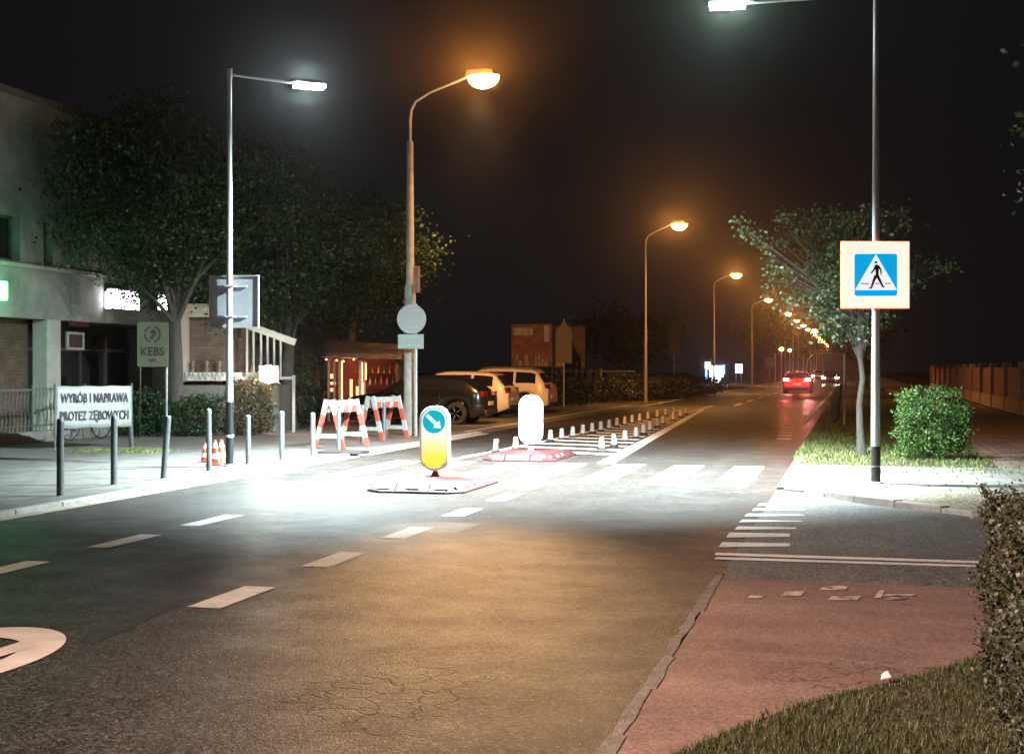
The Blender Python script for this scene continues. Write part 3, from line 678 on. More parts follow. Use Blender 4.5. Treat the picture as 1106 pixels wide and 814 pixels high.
# steel bollards
M_boll = mat('bollard_grey', (.12, .13, .135), .5, .35, var=.25, scale=9)
bp = [(65, 535, .98, 0), (123, 523, .96, 0), (176.5, 516, .92, 5), (226, 508, .98, -1), (268, 501, .83, 0), (304.5, 496, .86, 0), (338, 492, .80, 0), (366, 486, .82, 0), (391, 480, .84, 1), (415, 475.5, .84, 0)]
bl = ['grey steel bollard in front of the left end of the white banner', 'grey steel bollard in front of the right end of the white banner', 'leaning grey steel bollard right of the white banner',
      'grey steel bollard just left of the slim lamp post', 'grey steel bollard just right of the slim lamp post', 'grey steel bollard standing clear left of the barrier trestles',
      'grey steel bollard in front of the nearer red and white trestle', 'grey steel bollard behind the right leg of the nearer trestle', 'grey steel bollard left of the farther red and white trestle', 'grey steel bollard left of the concrete lamp pole']
fb = None
for i, (x, y, h, lean) in enumerate(bp):
    p = G(x, y, .05)
    if fb is None:
        o = MB().lathe([(.045, 0), (.045, .93), (.042, .955), (.03, .972), (0, .98)], (0, 0, 0), 16).build('bollard', M_boll, smooth=True); fb = o
        tag(o, bl[i], 'bollard', 'grey steel bollards along the kerb')
    else: o = fb.copy(); COL.objects.link(o); o['label'] = bl[i]
    o.location = (p.x, p.y, .048); o.scale = (1, 1, h/.98); o.rotation_euler = (random.uniform(-.01, .01), math.radians(lean), 0)
p = G(142, 482, .05); o = fb.copy(); COL.objects.link(o); o.location = (p.x, p.y, .048); o.rotation_euler = (0, math.radians(-2), 0); o['label'] = 'grey steel bollard set back behind the right edge of the white banner'

# banner ----------------------------------------------------------------
M_ban = mat('banner_white', (.36, .36, .34), .5, var=.12, scale=2)
M_txt = mat('banner_ink', (.035, .032, .05), .6, var=.3)
a = at(61, 418, 27.3); b = at(142, 418, 28.4); wl = math.hypot(b.x-a.x, b.y-a.y); rz = math.atan2(b.y-a.y, b.x-a.x)
t = empty('banner', 'white banner with grey lettering WYRÓB I NAPRAWA PROTEZ ZĘBOWYCH behind the bollards', 'banner', ((a.x+b.x)/2, (a.y+b.y)/2, .05), rz)
zc = (a.z+at(61, 462, 27.3).z)/2-.05; hb = .83
mb = MB(); n = 24
V = []
for i in range(n+1):
    for j in range(7):
        x_ = -wl/2+wl*i/n; z_ = zc-hb/2+hb*j/6; V.append((x_, .006*math.sin(i*.9+j*.5)+.003*math.sin(i*2.1), z_+.006*math.sin(i*.8)))
F0 = [(i*7+j, (i+1)*7+j, (i+1)*7+j+1, i*7+j+1) for i in range(n) for j in range(6)]
mb.add(V, F0)
cl = mb.build('cloth', M_ban, t, smooth=True); so = cl.modifiers.new('s', 'SOLIDIFY'); so.thickness = .004
text_mesh('WYRÓB I NAPRAWA', .25, M_txt, t, Matrix.Translation((0, -.022, zc+.17)) @ FACE_Y, bold=.007, spacing=1.06, sx=.585)
text_mesh('PROTEZ ZĘBOWYCH', .25, M_txt, t, Matrix.Translation((0, -.022, zc-.18)) @ FACE_Y, bold=.007, spacing=1.06, sx=.585)
for x_ in (-wl/2-.02, wl/2+.02): MB().tube([(x_, .03, 0), (x_, .03, zc+hb/2+.05)], .02, 8).build('post', M_boll, t)

# trestle barriers --------------------------------------------------------
M_tr = mat('trestle_white', (.36, .35, .33), .55, var=.2, scale=8)
M_trr = mat('trestle_red', (.42, .07, .05), .55, var=.25)
def trestle(label, loc, rz, first=None, w=.95):
    if first: return copy_tree(first, loc, rz, label)
    t = empty('barrier_trestle', label, 'barrier', loc, rz, 'red and white trestles on the pavement')
    for sx in (-1, 1):
        for sy in (-1, 1):
            a_ = Vector((sx*w/2, sy*.06, .98)); b_ = Vector((sx*w/2, sy*.33, .0)); m = MB()
            pr = 0
            for k_, (u0, u1) in enumerate(((0, .30), (.30, .56), (.56, .8), (.8, 1))):
                lg = MB().beam(a_.lerp(b_, u0), a_.lerp(b_, u1), .05, .095)
                if k_ == 0: par = lg.build('leg', M_tr if k_ % 2 == 0 else M_trr, t)
                else: lg.build('leg_band', M_tr if k_ % 2 == 0 else M_trr, par)
        MB().box((sx*w/2, 0, .26), (.045, .50, .085)).build('foot_bar', M_tr, t)
    for sy in (-1, 1):
        bd = MB().box((0, sy*.085, .84), (w-.08, .02, .24), M=Matrix.Rotation(-sy*.2, 3, 'X')).build('board', M_tr, t)
        m = MB()
        for i in range(3):
            x0 = -w/2+.06+i*.32; q = [(x0, .73), (x0+.16, .73), (x0+.24, .95), (x0+.08, .95)]
            m.add([(x_, sy*(.085+.0125+(.84-z_)*.2), z_) for x_, z_ in q]+[(x_, sy*(.085+.0165+(.84-z_)*.2), z_) for x_, z_ in q], [(0, 1, 2, 3), (7, 6, 5, 4), (0, 4, 5, 1), (1, 5, 6, 2), (2, 6, 7, 3), (3, 7, 4, 0)])
        m.build('red_stripes', M_trr, bd)
    return t
p = G(348, 487, .05); q = G(385, 481, .05)
tr = trestle('nearer red and white trestle barrier with splayed legs', ((p.x+q.x)/2, (p.y+q.y)/2+.1, .05), math.radians(80))
p = G(411, 475, .05); trestle('', (p.x, p.y+.2, .05), math.radians(72), tr)['label'] = 'farther red and white trestle barrier beside the concrete pole'
p = G(355, 489, .05)
tag(MB().prism([(p.x-.1, p.y-.35), (p.x+.75, p.y-.30), (p.x+.8, p.y+.1), (p.x-.05, p.y+.12)], .05, .11, inset=.02).build('ballast_slab', M_dkrub, bevel=.01), 'black rubber ballast slab lying under the nearer trestle', 'ballast')

# cones -------------------------------------------------------------------
M_cr = mat('cone_red', (.62, .06, .03), .5, var=.15); M_cw = mat('cone_white', (.72, .70, .68), .4, var=.1)
fc = None
for (x, y, s_, lb) in ((222, 499, .8, 'small red and white traffic cone, leftmost of three by the lamp post'), (232, 502, .98, 'small red and white traffic cone, middle of three by the lamp post'), (239, 501, .98, 'small red and white traffic cone nearest the lamp post')):
    p = G(x, y, .05)
    if fc: c_ = copy_tree(fc, (p.x, p.y, .05), None, lb); c_.scale = (s_,)*3; continue
    fc = empty('traffic_cone', lb, 'traffic cone', (p.x, p.y, .05), .2, 'cones by the lamp post'); fc.scale = (s_,)*3
    MB().box((0, 0, .012), (.26, .26, .024)).build('base', M_cr, fc, bevel=.006)
    prof = [(.10, .024), (.085, .11), (.068, .20), (.052, .29), (.034, .38), (.028, .42)]
    for k_ in range(5): MB().lathe([prof[k_], prof[k_+1]], (0, 0, 0), 16).build('band', M_cw if k_ % 2 else M_cr, fc, smooth=True)
# ================================================================ SIGNS ON THE CONCRETE POLE
c = at(448.5, 345, 33.2); t = empty('round_sign', 'round sign back with a small rectangular plate below it, on the concrete pole', 'road sign', (c.x, c.y-.28, c.z), .12)
Mx = Matrix.Rotation(math.pi/2, 3, 'X')
M_sb2 = mat('sign_back_green', (.30, .36, .34), .5, .2, var=.15, scale=4)
MB().lathe([(.335, -.006), (.34, .006)], (0, 0, 0), 32, Mx).build('disc', M_sb2, t)
m = MB(); m.lathe([(.335, -.015), (.35, -.015), (.35, .012), (.335, .012)], (0, 0, 0), 32, Mx); m.build('rim', M_rim, t)
MB().box((-.02, 0, -.53), (.62, .012, .34)).build('plate', M_sb2, t, bevel=.004)
m = MB(); m.tube([(.10, .05, -c.z+.05), (.10, .05, .36)], .03, 10); m.build('post', M_galv, t)
for z_ in (-.62, -.44, -.2, .2): MB().box((.06, -.015, z_), (.3, .03, .03)).build('bracket', M_galv, t)
c = at(450, 302, 33.2)
o = MB().box((0, 0, 0), (.13, .12, .62)).build('control_box', mat('box_rust', (.24, .14, .10), .6, var=.3), bevel=.01); o.location = (c.x+.02, c.y-.05, c.z); tag(o, 'narrow brown box strapped high on the concrete pole above the round sign', 'control box')

# ================================================================ LEFT BUILDING
M_stucco = mat('stucco', (.30, .31, .29), .9, var=.35, scale=1.2, bump=.3, bscale=40)
M_stucco2 = mat('stucco_light', (.46, .46, .42), .9, var=.25, scale=1.4, bump=.2, bscale=40)
M_brick = brick_mat('brown_brick', (.17, .09, .06), (.10, .055, .04), (.12, .11, .10), swap=(1, 2))
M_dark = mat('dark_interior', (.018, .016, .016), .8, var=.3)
M_wood = mat('dark_wood', (.06, .035, .025), .7, var=.3, bump=.3, stretch=(1, 1, 6))
M_glass = mat('dark_glass', (.012, .014, .016), .08, var=.2, spec=.8)
M_frame = mat('window_frame', (.10, .10, .10), .5)
M_metal = mat('fence_metal', (.10, .13, .115), .5, .5, var=.3)
M_foot = mat('plinth', (.16, .155, .145), .9, var=.3, bump=.4)
T0 = -18.65
Bd = empty('corner_building', 'pale two storey building with dark windows and a recessed ground floor', 'building', (T0, 22, .05))
def loc(v, o): return Vector(v)-Vector(o.location)
y0, y1 = 20.0, 35.9; zt = 7.95
w1 = (fp(-26, 225, T0), fp(22, 282, T0)); w2 = (fp(47, 232, T0), fp(57.5, 290, T0))
zs, zh = w1[1].z, w1[0].z
# upper wall with real openings: solid strips around them
ys = [y0, w1[0].y, w1[1].y, w2[0].y, w2[1].y, y1]
m = MB(); dz = .05
def wallbox(ya, yb, za, zb, depth=.35, off=0): m.box((-depth/2-off, (ya+yb)/2-22, (za+zb)/2-dz), (depth, yb-ya, zb-za))
wallbox(y0, y1, 4.0, zs); wallbox(y0, y1, zh+.001, zt)
for i in (0, 2, 4): wallbox(ys[i], ys[i+1], zs+.001, zh)
wallbox(y0, y1, 2.82, 3.999)
m.build('wall', M_stucco, Bd)
m = MB(); m.box((-3.2, (y0+y1)/2-22, zt+.02-dz), (6.5, y1-y0+.1, .16)); m.build('roof', M_foot, Bd)
m = MB(); m.box((-6.2, (y0+y1)/2-22, 4-dz), (.3, y1-y0, 7.7)); m.box((-3.3, y1-22+.16, 4-dz), (5.5, .3, 7.7)); m.build('rear_wall', M_stucco, Bd)
m = MB(); m.box((.06, (y0+y1)/2-22, 4.02-dz), (.14, y1-y0, .09)); m.build('ledge', M_stucco2, Bd)
for a_, b_ in (w1, w2):
    yc, zc_ = (a_.y+b_.y)/2-22, (zs+zh)/2-dz; wy, wz = b_.y-a_.y, zh-zs
    wn = MB(); wn.box((-.25, yc-wy/2+.035, zc_), (.07, .06, wz)); wn.box((-.25, yc+wy/2-.035, zc_), (.07, .06, wz)); wn.box((-.25, yc, zc_-wz/2+.035), (.07, wy, .06)); wn.box((-.25, yc, zc_+wz/2-.035), (.07, wy, .06))
    if wy > 1.2: wn.box((-.25, yc+wy*.12, zc_), (.06, .05, wz))
    W = wn.build('window', M_frame, Bd)
    MB().box((-.27, yc, zc_), (.012, wy, wz)).build('pane', M_glass, W)
# ground floor: columns, brick infill, dark shop front behind
c1 = (fp(51, 345, T0).y, fp(66, 345, T0).y)
for (ya, yb) in (c1, (23.0, 23.4), (35.3, 35.9)):
    MB().box((-.20, (ya+yb)/2-22, 1.385), (.38, yb-ya, 2.77)).build('column', M_stucco2, Bd)
MB().box((-.62, (y0+c1[0])/2-22, 1.385), (.2, c1[0]-y0, 2.77)).build('brick_panel', M_brick, Bd)
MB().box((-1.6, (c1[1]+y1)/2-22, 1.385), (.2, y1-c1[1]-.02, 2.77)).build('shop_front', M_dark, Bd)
for q in range(5):
    MB().box((-1.47, c1[1]-22+.8+q*1.25, 1.25), (.06, .07, 2.4)).build('mullion', M_frame, Bd)
MB().box((-1.47, (c1[1]+y1)/2-22, 2.1), (.06, y1-c1[1]-.5, .08)).build('transom', M_frame, Bd)
MB().tube([(.07, 13.3, 7.6), (.07, 13.3, 4.1)], .05, 8).build('drainpipe', M_metal, Bd, smooth=True)
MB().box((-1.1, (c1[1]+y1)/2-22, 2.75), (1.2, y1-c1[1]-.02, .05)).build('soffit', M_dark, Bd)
a_, b_ = fp(76, 358, T0-.3), fp(95, 378, T0-.3)
pf = MB().box((-.42, (a_.y+b_.y)/2-22, (a_.z+b_.z)/2-.05), (.04, b_.y-a_.y, a_.z-b_.z)); fr = pf.build('notice_frame', mat('notice_white', (.40, .40, .38), .6), Bd)
MB().box((-.395, (a_.y+b_.y)/2-22, (a_.z+b_.z)/2-.05), (.02, (b_.y-a_.y)*.72, (a_.z-b_.z)*.72)).build('notice_picture', M_wood, fr)
a_, b_ = fp(78, 347, T0-.3), fp(100, 353, T0-.3)
MB().box((-.42, (a_.y+b_.y)/2-22, (a_.z+b_.z)/2-.05), (.04, b_.y-a_.y, a_.z-b_.z)).build('red_sign', mat('dull_red', (.20, .03, .025), .6), Bd)
# lit things on the facade
M_ltw = mat('lit_white_sign', (.9, .9, .9), .4, emit=(.93, .95, 1), es=14, var=.02)
a_, b_ = fp(122, 312, T0+.25), fp(149, 335, T0+.25)
t = empty('lit_sign', 'bright white lit box sign on the facade among the branches', 'lit sign', (T0+.16, (a_.y+b_.y)/2, (a_.z+b_.z)/2))
MB().box((0, 0, 0), (.24, b_.y-a_.y+.05, a_.z-b_.z+.05)).build('case', M_frame, t)
MB().box((.125, 0, 0), (.012, b_.y-a_.y, a_.z-b_.z)).build('lit_panel', M_ltw, t); MB().box((0, -(b_.y-a_.y)/2-.03, 0), (.22, .012, a_.z-b_.z)).build('lit_panel', M_ltw, t)
a_, b_ = fp(170, 318, T0+.25), fp(180, 335, T0+.25)
t = empty('lit_sign', 'narrow bright sign seen through leaves right of the big lit box', 'lit sign', (T0+.16, (a_.y+b_.y)/2, (a_.z+b_.z)/2))
MB().box((0, 0, 0), (.2, b_.y-a_.y, a_.z-b_.z+.04)).build('case', M_frame, t); MB().box((.105, 0, 0), (.01, (b_.y-a_.y)*.9, a_.z-b_.z)).build('lit_panel', M_ltw, t)
M_grn = mat('green_lamp', (.1, .9, .3), .4, emit=(.15, 1, .35), es=9, var=.02)
gc = fp(-8, 313, T0+.45)
t = empty('green_light_box', 'glowing green light box cut by the picture edge on the facade', 'lit sign', gc)
MB().box((-.15, 0, 0), (.25, .1, .1)).build('arm', M_frame, t); m = MB(); m.box((0.0, 0, 0), (.14, .95, .42)); m.build('green_panel', M_grn, t, bevel=.03)
add_light('green_light', 'POINT', gc+Vector((.5, .6, -.1)), 26, (.22, 1, .42), shadow_soft_size=.25)
a_, b_ = fp(-14, 383, T0+.1), fp(5, 420, T0+.1)
t = empty('display_case', 'white lit display case at the left picture edge on the brick wall', 'display case', (T0-.4, (a_.y+b_.y)/2, (a_.z+b_.z)/2))
MB().box((0, 0, 0), (.14, b_.y-a_.y+.08, a_.z-b_.z+.08)).build('case', M_frame, t); MB().box((.075, 0, 0), (.012, b_.y-a_.y, a_.z-b_.z)).build('lit_panel', mat('lit_case', (.9, .9, .9), .4, emit=(.85, .95, .93), es=1.5, var=.03), t)

# metal fence and low wall in front of the building
FX = -17.3
fy0, fy1 = 22.5, 31.0
t = empty('metal_fence', 'ornate metal railing on a low wall in front of the brick ground floor', 'fence', (FX, fy0, .05))
MB().box((0, (fy1-fy0)/2, .12), (.22, fy1-fy0, .24)).build('base_wall', M_foot, t, bevel=.01)
m = MB(); m.box((0, (fy1-fy0)/2, 1.14), (.035, fy1-fy0, .035)); m.box((0, (fy1-fy0)/2, .36), (.03, fy1-fy0, .03))
m.build('rail', M_metal, t)
m = MB(); y = .06
while y < fy1-fy0:
    m.tube([(0, y, .24), (0, y+.03, .5), (0, y-.02, .8), (0, y+.02, 1.05), (0, y, 1.2)], .011, 5); y += .14
m.build('bars', M_metal, t)
for i in range(5): MB().box((0, i*(fy1-fy0)/4, .7), (.05, .05, 1.1)).build('post', M_metal, t)

# bicycle leaning on the railing
def bicycle(loc, rz):
    t = empty('bicycle', 'dark bicycle leaning against the railing at the left edge', 'bicycle', loc, rz)
    Mx_ = Matrix.Rotation(math.pi/2, 3, 'X'); fm = mat('bike_frame', (.03, .035, .04), .35, .3); ty = mat('tyre', (.015, .015, .015), .8)
    for x_ in (-.53, .53):
        R = .335; m = MB()
        pts = [(x_+R*math.cos(a), 0, R+.01+R*math.sin(a)) for a in [2*math.pi*i/24 for i in range(25)]]
        m.tube(pts, .018, 6, cap=False); w_ = m.build('wheel', ty, t, smooth=True)
        m = MB()
        for i in range(14): a = 2*math.pi*i/14; m.tube([(x_, 0, R+.01), (x_+R*.97*math.cos(a), 0, R+.01+R*.97*math.sin(a))], .003, 4)
        m.build('spokes', M_galv, w_)
    m = MB(); bb = (-.08, 0, .30)
    for a_, b_ in ((bb, (-.22, 0, .82)), (bb, (.38, 0, .72)), ((-.2, 0, .76), (.36, 0, .82)), (bb, (-.53, 0, .345)), ((-.2, 0, .74), (-.53, 0, .345)), ((.36, 0, .88), (.53, 0, .345))): m.tube([a_, b_], .015, 8)
    m.build('frame', fm, t, smooth=True)
    MB().tube([(.30, -.26, .98), (.36, -.2, .99), (.34, 0, .96), (.36, .2, .99), (.30, .26, .98)], .013, 8).build('handlebar', M_galv, t, smooth=True)
    m = MB(); m.prism([(-.36, -.07), (-.30, -.08), (-.06, -.02), (-.06, .02), (-.30, .08), (-.36, .07)], .86, .91); m.build('saddle', ty, t, bevel=.01)
v = G(12, 473, .05); bicycle((FX+.42, v.y-.1, .05), math.radians(80))

# advertising board on posts
M_brd = mat('board_cream', (.15, .14, .10), .6, var=.15, scale=3); M_ink = mat('board_ink', (.03, .03, .025), .6)
a_, b_ = at(148, 348, 32.4), at(182, 396, 32.4)
t = empty('advertising_board', 'cream board lettered KEBS with a round emblem, standing on a thin post', 'sign board', ((a_.x+b_.x)/2, (a_.y+b_.y)/2, .05), A*.6)
zc_ = (a_.z+b_.z)/2-.05; w_, h_ = .74, a_.z-b_.z
MB().box((0, 0, zc_), (w_, .04, h_)).build('panel', M_brd, t, bevel=.004)
m = MB(); m.tube([(w_/2-.05, .045, 0), (w_/2-.05, .045, zc_+h_/2)], .025, 8); m.build('post', M_galv, t); MB().tube([(-w_/2+.05, .045, 0), (-w_/2+.05, .045, zc_+h_/2)], .02, 8).build('post', M_black, t)
text_mesh('KEBS', .27, M_ink, t, Matrix.Translation((0, -.026, zc_-.17)) @ FACE_Y, bold=.005, spacing=1.08, sx=.92)
text_mesh('BAR', .10, M_ink, t, Matrix.Translation((0, -.026, zc_-.37)) @ FACE_Y, bold=.002)
m = MB()
for i in range(28):
    if i in (6, 7, 13, 20, 21): continue
    a0, a1 = i*math.pi/14, (i+1)*math.pi/14; R0, R1 = .165, .20
    face(m, [(R0*math.cos(a0), R0*math.sin(a0)), (R1*math.cos(a0), R1*math.sin(a0)), (R1*math.cos(a1), R1*math.sin(a1)), (R0*math.cos(a1), R0*math.sin(a1))], -.026, (.0, zc_+.24))
for q in ([(-.08, -.10), (.03, -.12), (.0, -.02)], [(-.06, .02), (.10, .0), (.05, .11), (-.03, .10)], [(-.02, -.02), (.07, -.06), (.05, .02)]): face(m, q, -.026, (0, zc_+.24))
m.build('emblem', M_ink, t)

# ================================================================ KIOSK WITH TERRACE
M_cream = mat('cream_render', (.50, .44, .38), .85, var=.15, scale=2, bump=.1)
M_brick2 = brick_mat('kiosk_brick', (.20, .13, .10), (.14, .09, .07), (.10, .09, .08), swap=(0, 2))
KY = 35.2; Kc = at(187, 400, KY)
K = empty('kiosk', 'low cream kiosk with brown brick panel and planted wall below', 'building', (Kc.x, Kc.y, .05), A)
# local frame is camera aligned: x right, y away
s_ = KY/F
def kx(px): return (px-187)*s_
def kz(py): return H-(py-398)*s_-.05
m = MB()
m.box((kx(194), 2.0, (kz(328)+kz(412))/2), (kx(201)-kx(187), 4.0, kz(328)-kz(412)))
m.box(((kx(201)+kx(268))/2+.001, 2.0, (kz(328)+kz(342))/2), (kx(268)-kx(201), 4.0, kz(328)-kz(342)))
m.build('wall', M_cream, K)
MB().box(((kx(201)+kx(268))/2, .45, (kz(342)+kz(404))/2), (kx(268)-kx(201)-.01, .2, kz(342)-kz(404)-.01)).build('brick_panel', M_brick2, K)
m = MB(); m.box(((kx(187)+kx(300))/2, 1.0, kz(416)/2), (kx(300)-kx(187), 1.8, kz(416))); m.build('base_wall', M_foot, K)
M_graf = mat('ledge_white', (.55, .54, .52), .6, var=.3, scale=9)
lg = MB().box(((kx(201)+kx(296))/2, .0, (kz(402)+kz(411))/2), (kx(296)-kx(201), .12, kz(402)-kz(411))).build('ledge', M_graf, K)
m = MB(); r = random.Random(5)
x_ = kx(202)
while x_ < kx(240):     # scribbled letters along the ledge
    h2 = .09; z_ = (kz(402)+kz(411))/2
    pts = [(x_+r.uniform(-.02, .03), z_-h2+r.uniform(0, .03)), (x_+.05+r.uniform(-.02, .02), z_+h2), (x_+.10, z_-h2*.6+r.uniform(-.02, .05))]
    for p_, q_ in zip(pts[:-1], pts[1:]): m.beam((p_[0], -.066, p_[1]), (q_[0], -.066, q_[1]), .010, .016)
    x_ += .12
m.build('scribble', mat('scribble_ink', (.10, .08, .12), .6), lg)
for i in range(3):
    x_ = kx((207, 222, 236)[i]); MB().lathe([(.04, 0), (.05, .06), (.02, .1), (.05, .22), (.06, .26), (.02, .3)], (x_, .12, kz(402)), 8).build('table_lamp', mat('cup', (.22, .17, .13), .5), K, smooth=True)
# terrace railing that slopes down to the right
t = empty('terrace_railing', 'pale sloping beam with upright balusters beside the kiosk', 'railing', (Kc.x, Kc.y, .05), A)
m = MB(); m.beam((kx(268), -.25, kz(351)), (kx(321), -.25, kz(370)), .10, .17); m.build('sloping_beam', mat('rail_grey', (.36, .37, .36), .5, var=.15), t)
m = MB(); m.box((kx(288), -.25, kz(408)), (kx(320)-kx(256), .08, .07)); m.build('bottom_rail', mat('rail_grey', (.36, .37, .36), .5, var=.15), t)
for px in (269, 276, 284, 291, 298, 305): MB().box((kx(px), -.25, (kz(353+(px-268)*.36)+kz(407))/2), (.045, .05, kz(354+(px-268)*.36)-kz(407)-.0)).build('baluster', mat('rail_grey', (.36, .37, .36), .5, var=.15), t)
for px in (258, 319): MB().box((kx(px), -.25, kz(405)/2), (.07, .07, kz(405))).build('post', mat('rail_grey', (.36, .37, .36), .5, var=.15), t)
# dazzling wall lamp and pale pillars below
M_bulb = mat('floodlight_lens', (1, .95, .85), .3, emit=(1, .90, .72), es=45, var=.02)
v = at(290, 404, KY-1.0)
t = empty('floodlight', 'dazzling warm white floodlight beside the terrace railing', 'lamp', v, A)
MB().box((0, .1, 0), (.50, .12, .44)).build('case', M_frame, t, bevel=.02); MB().lathe([(.0, -.09), (.14, -.08), (.20, -.03), (.22, 0)], (0, .02, 0), 18, Matrix.Rotation(math.pi/2, 3, 'X') ).build('lens', M_bulb, t, smooth=True)
MB().tube([(0, .16, 0), (0, .5, -.1), (0, .5, -.1-v.z+.1)], .025, 8).build('post', M_frame, t)
halo_spot(v+Vector((0, -.3, 0)), 350, (1, .84, .62), sz=9, tgt=(0, 0, 3.2)); add_light('flood_light', 'POINT', v+Vector((.02, -.30, 0)), 150, (1, .86, .68), shadow_soft_size=.12)
pr_ = []
for i, (x0, x1, yt, yb, lb) in enumerate(((288, 300, 415, 452, 'pale square pillar just under the floodlight'), (301, 311, 417, 448, 'narrower pale pillar right of the one under the floodlight'))):
    v1 = G((x0+x1)/2, yb, .05); Yd = v1.y*CA-v1.x*SA; hh = (yb-yt)*Yd/F; ww = (x1-x0)*Yd/F
    o = MB(); o.box((0, 0, hh/2), (ww, ww, hh)); o.box((0, 0, hh+.02), (ww+.08, ww+.08, .04)); o = o.build('pillar', M_cream, bevel=.008); o.location = (v1.x, v1.y, .05); tag(o, lb, 'pillar')
M_pot = mat('white_pot', (.60, .60, .56), .5, var=.12)
v1 = G(328, 448, .05)
t = empty('planter', 'tall tapering white planter left of the lit bar', 'planter', (v1.x, v1.y, .05), .2)
MB().box((0, 0, .34), (.34, .34, .68), top=1.38).build('pot', M_pot, t, bevel=.01)
v1 = G(316, 449, .05)
o = MB().lathe([(.16, 0), (.26, .16), (.33, .30), (.35, .31), (.33, .33), (.28, .28), (0, .26)], (0, 0, 0), 20).build('bowl_planter', M_pot, smooth=True); o.location = (v1.x, v1.y, .05); tag(o, 'low round white bowl planter beside the tall one', 'planter')
# folded metal stand on the pavement
v1 = G(216, 458, .05)
t = empty('metal_stand', 'thin metal hoop stand shaped like an inverted V', 'stand', (v1.x, v1.y, .05), A)
MB().tube([(-.20, 0, 0), (-.10, 0, .45), (.0, 0, .85), (.14, 0, .87), (.2, 0, .80)], .016, 8).build('hoop', M_galv, t, smooth=True); MB().tube([(.02, 0, .84), (.14, -.15, .4), (.28, -.3, 0)], .016, 8).build('leg', M_galv, t)

# ================================================================ BAR PAVILION
M_bred = mat('bar_red', (.22, .035, .025), .6, var=.3, scale=3)
M_bglow = mat('bar_lit_shelf', (.9, .5, .3), .5, emit=(1, .36, .16), es=2.2, var=.4, scale=8)
M_broof = mat('bar_roof', (.20, .13, .10), .8, var=.25, bump=.3, stretch=(1, 8, 1))
M_bpost = mat('bar_post', (.52, .38, .28), .6)
BY = 42.0; Bc = at(340, 400, BY)
Bp = empty('bar_pavilion', 'small red lit bar pavilion with pale posts and a low pitched roof', 'building', (Bc.x, Bc.y, .05), A)
s_ = BY/F
def bx(px): return (px-340)*s_
def bz(py): return H-(py-398)*s_-.05
m = MB()
m.add([(bx(336), -.3, bz(385)), (bx(434), -.3, bz(388)), (bx(428), 1.6, bz(371)), (bx(350), 1.6, bz(366)), (bx(336), 3.5, bz(385)), (bx(434), 3.5, bz(388)),
       (bx(336), -.3, bz(381)), (bx(434), -.3, bz(383)), (bx(336), 3.5, bz(381)), (bx(434), 3.5, bz(383)), ],
      [(0, 1, 7, 6), (6, 7, 2, 3), (4, 8, 9, 5), (8, 3, 2, 9), (0, 6, 8, 4), (6, 3, 8), (1, 5, 9, 7), (7, 9, 2), (0, 4, 5, 1)])
m.build('roof', M_broof, Bp)
MB().box(((bx(342)+bx(430))/2, 3.2, bz(386)/2), (bx(430)-bx(342), .15, bz(386))).build('rear_wall', M_bred, Bp)
MB().box((bx(429), 1.5, bz(387)/2), (.1, 3.2, bz(387))).build('side_wall', M_wood, Bp)
MB().box((bx(356), .35, .45), (bx(372)-bx(341), .35, .9)).build('counter', M_bred, Bp)
for px, w_ in ((343, .07), (355, .06), (361, .06), (368, .13), (389, .08), (394, .05)): MB().box((bx(px), .0, bz(386)/2), (w_, .07, bz(386)-.02)).build('post', M_bpost, Bp)
for (xa, xb, ya, yb) in ((348, 352, 404, 409), (348, 354, 413, 416), (348, 353, 420, 424), (370, 373, 410, 432), (377, 380, 418, 430), (382, 386, 414, 431)):
    MB().box(((bx(xa)+bx(xb))/2, 1.9, (bz(ya)+bz(yb))/2), (bx(xb)-bx(xa), .06, bz(ya)-bz(yb))).build('lit_shelf', M_bglow, Bp)
for i in range(5): MB().lathe([(.015, -.03), (.035, 0), (.015, .03)], (bx(351+i*9.3+(i%2)*2), .3, bz(388+i%3)), 10).build('bulb', mat('warm_bulb', (1, .7, .4), .4, emit=(1, .55, .25), es=4), Bp, smooth=True)
add_light('bar_light', 'POINT', Bp.location+Matrix.Rotation(A, 3, 'Z') @ Vector((bx(372), 1.4, 1.9)), 80, (1, .32, .14), shadow_soft_size=.2)
add_light('bar_light', 'POINT', Bp.location+Matrix.Rotation(A, 3, 'Z') @ Vector((bx(352), .9, 1.6)), 45, (1, .36, .2), shadow_soft_size=.2)
M_edgeglow = mat('bar_edge_glow', (1, .6, .3), .5, emit=(1, .48, .22), es=3.0, var=.3, scale=12)  # glowing strips stand in for the lit edges of the posts
for px, ya, yb in ((369.6, 390, 432), (391.5, 391, 426), (395.5, 392, 410)): MB().box((bx(px), -.05, (bz(ya)+bz(yb))/2), (.035, .02, bz(ya)-bz(yb))).build('post_edge_glow', M_edgeglow, Bp)
for py in (392, 404, 417): MB().box(((bx(372)+bx(429))/2, 2.6, bz(py)), (bx(429)-bx(372), .3, .04)).build('shelf', M_wood, Bp)
r = random.Random(31)
for i in range(16):
    h_ = r.uniform(.22, .34); q_ = MB().lathe([(.04, 0), (.042, h_*.6), (.015, h_*.75), (.014, h_)], (bx(374+i*3.3), 2.55, bz((404, 417)[i % 2])+.02), 8).build('bottle', mat(('bottle_amber', 'bottle_green', 'bottle_clear')[i % 3], ((.3, .12, .03), (.06, .2, .05), (.5, .45, .4))[i % 3], .15), smooth=True)
    q_.location = Bp.location; q_.rotation_euler = (0, 0, A); tag(q_, 'small bottle on the shelves inside the red bar', 'bottle', 'bottles on the bar shelves')
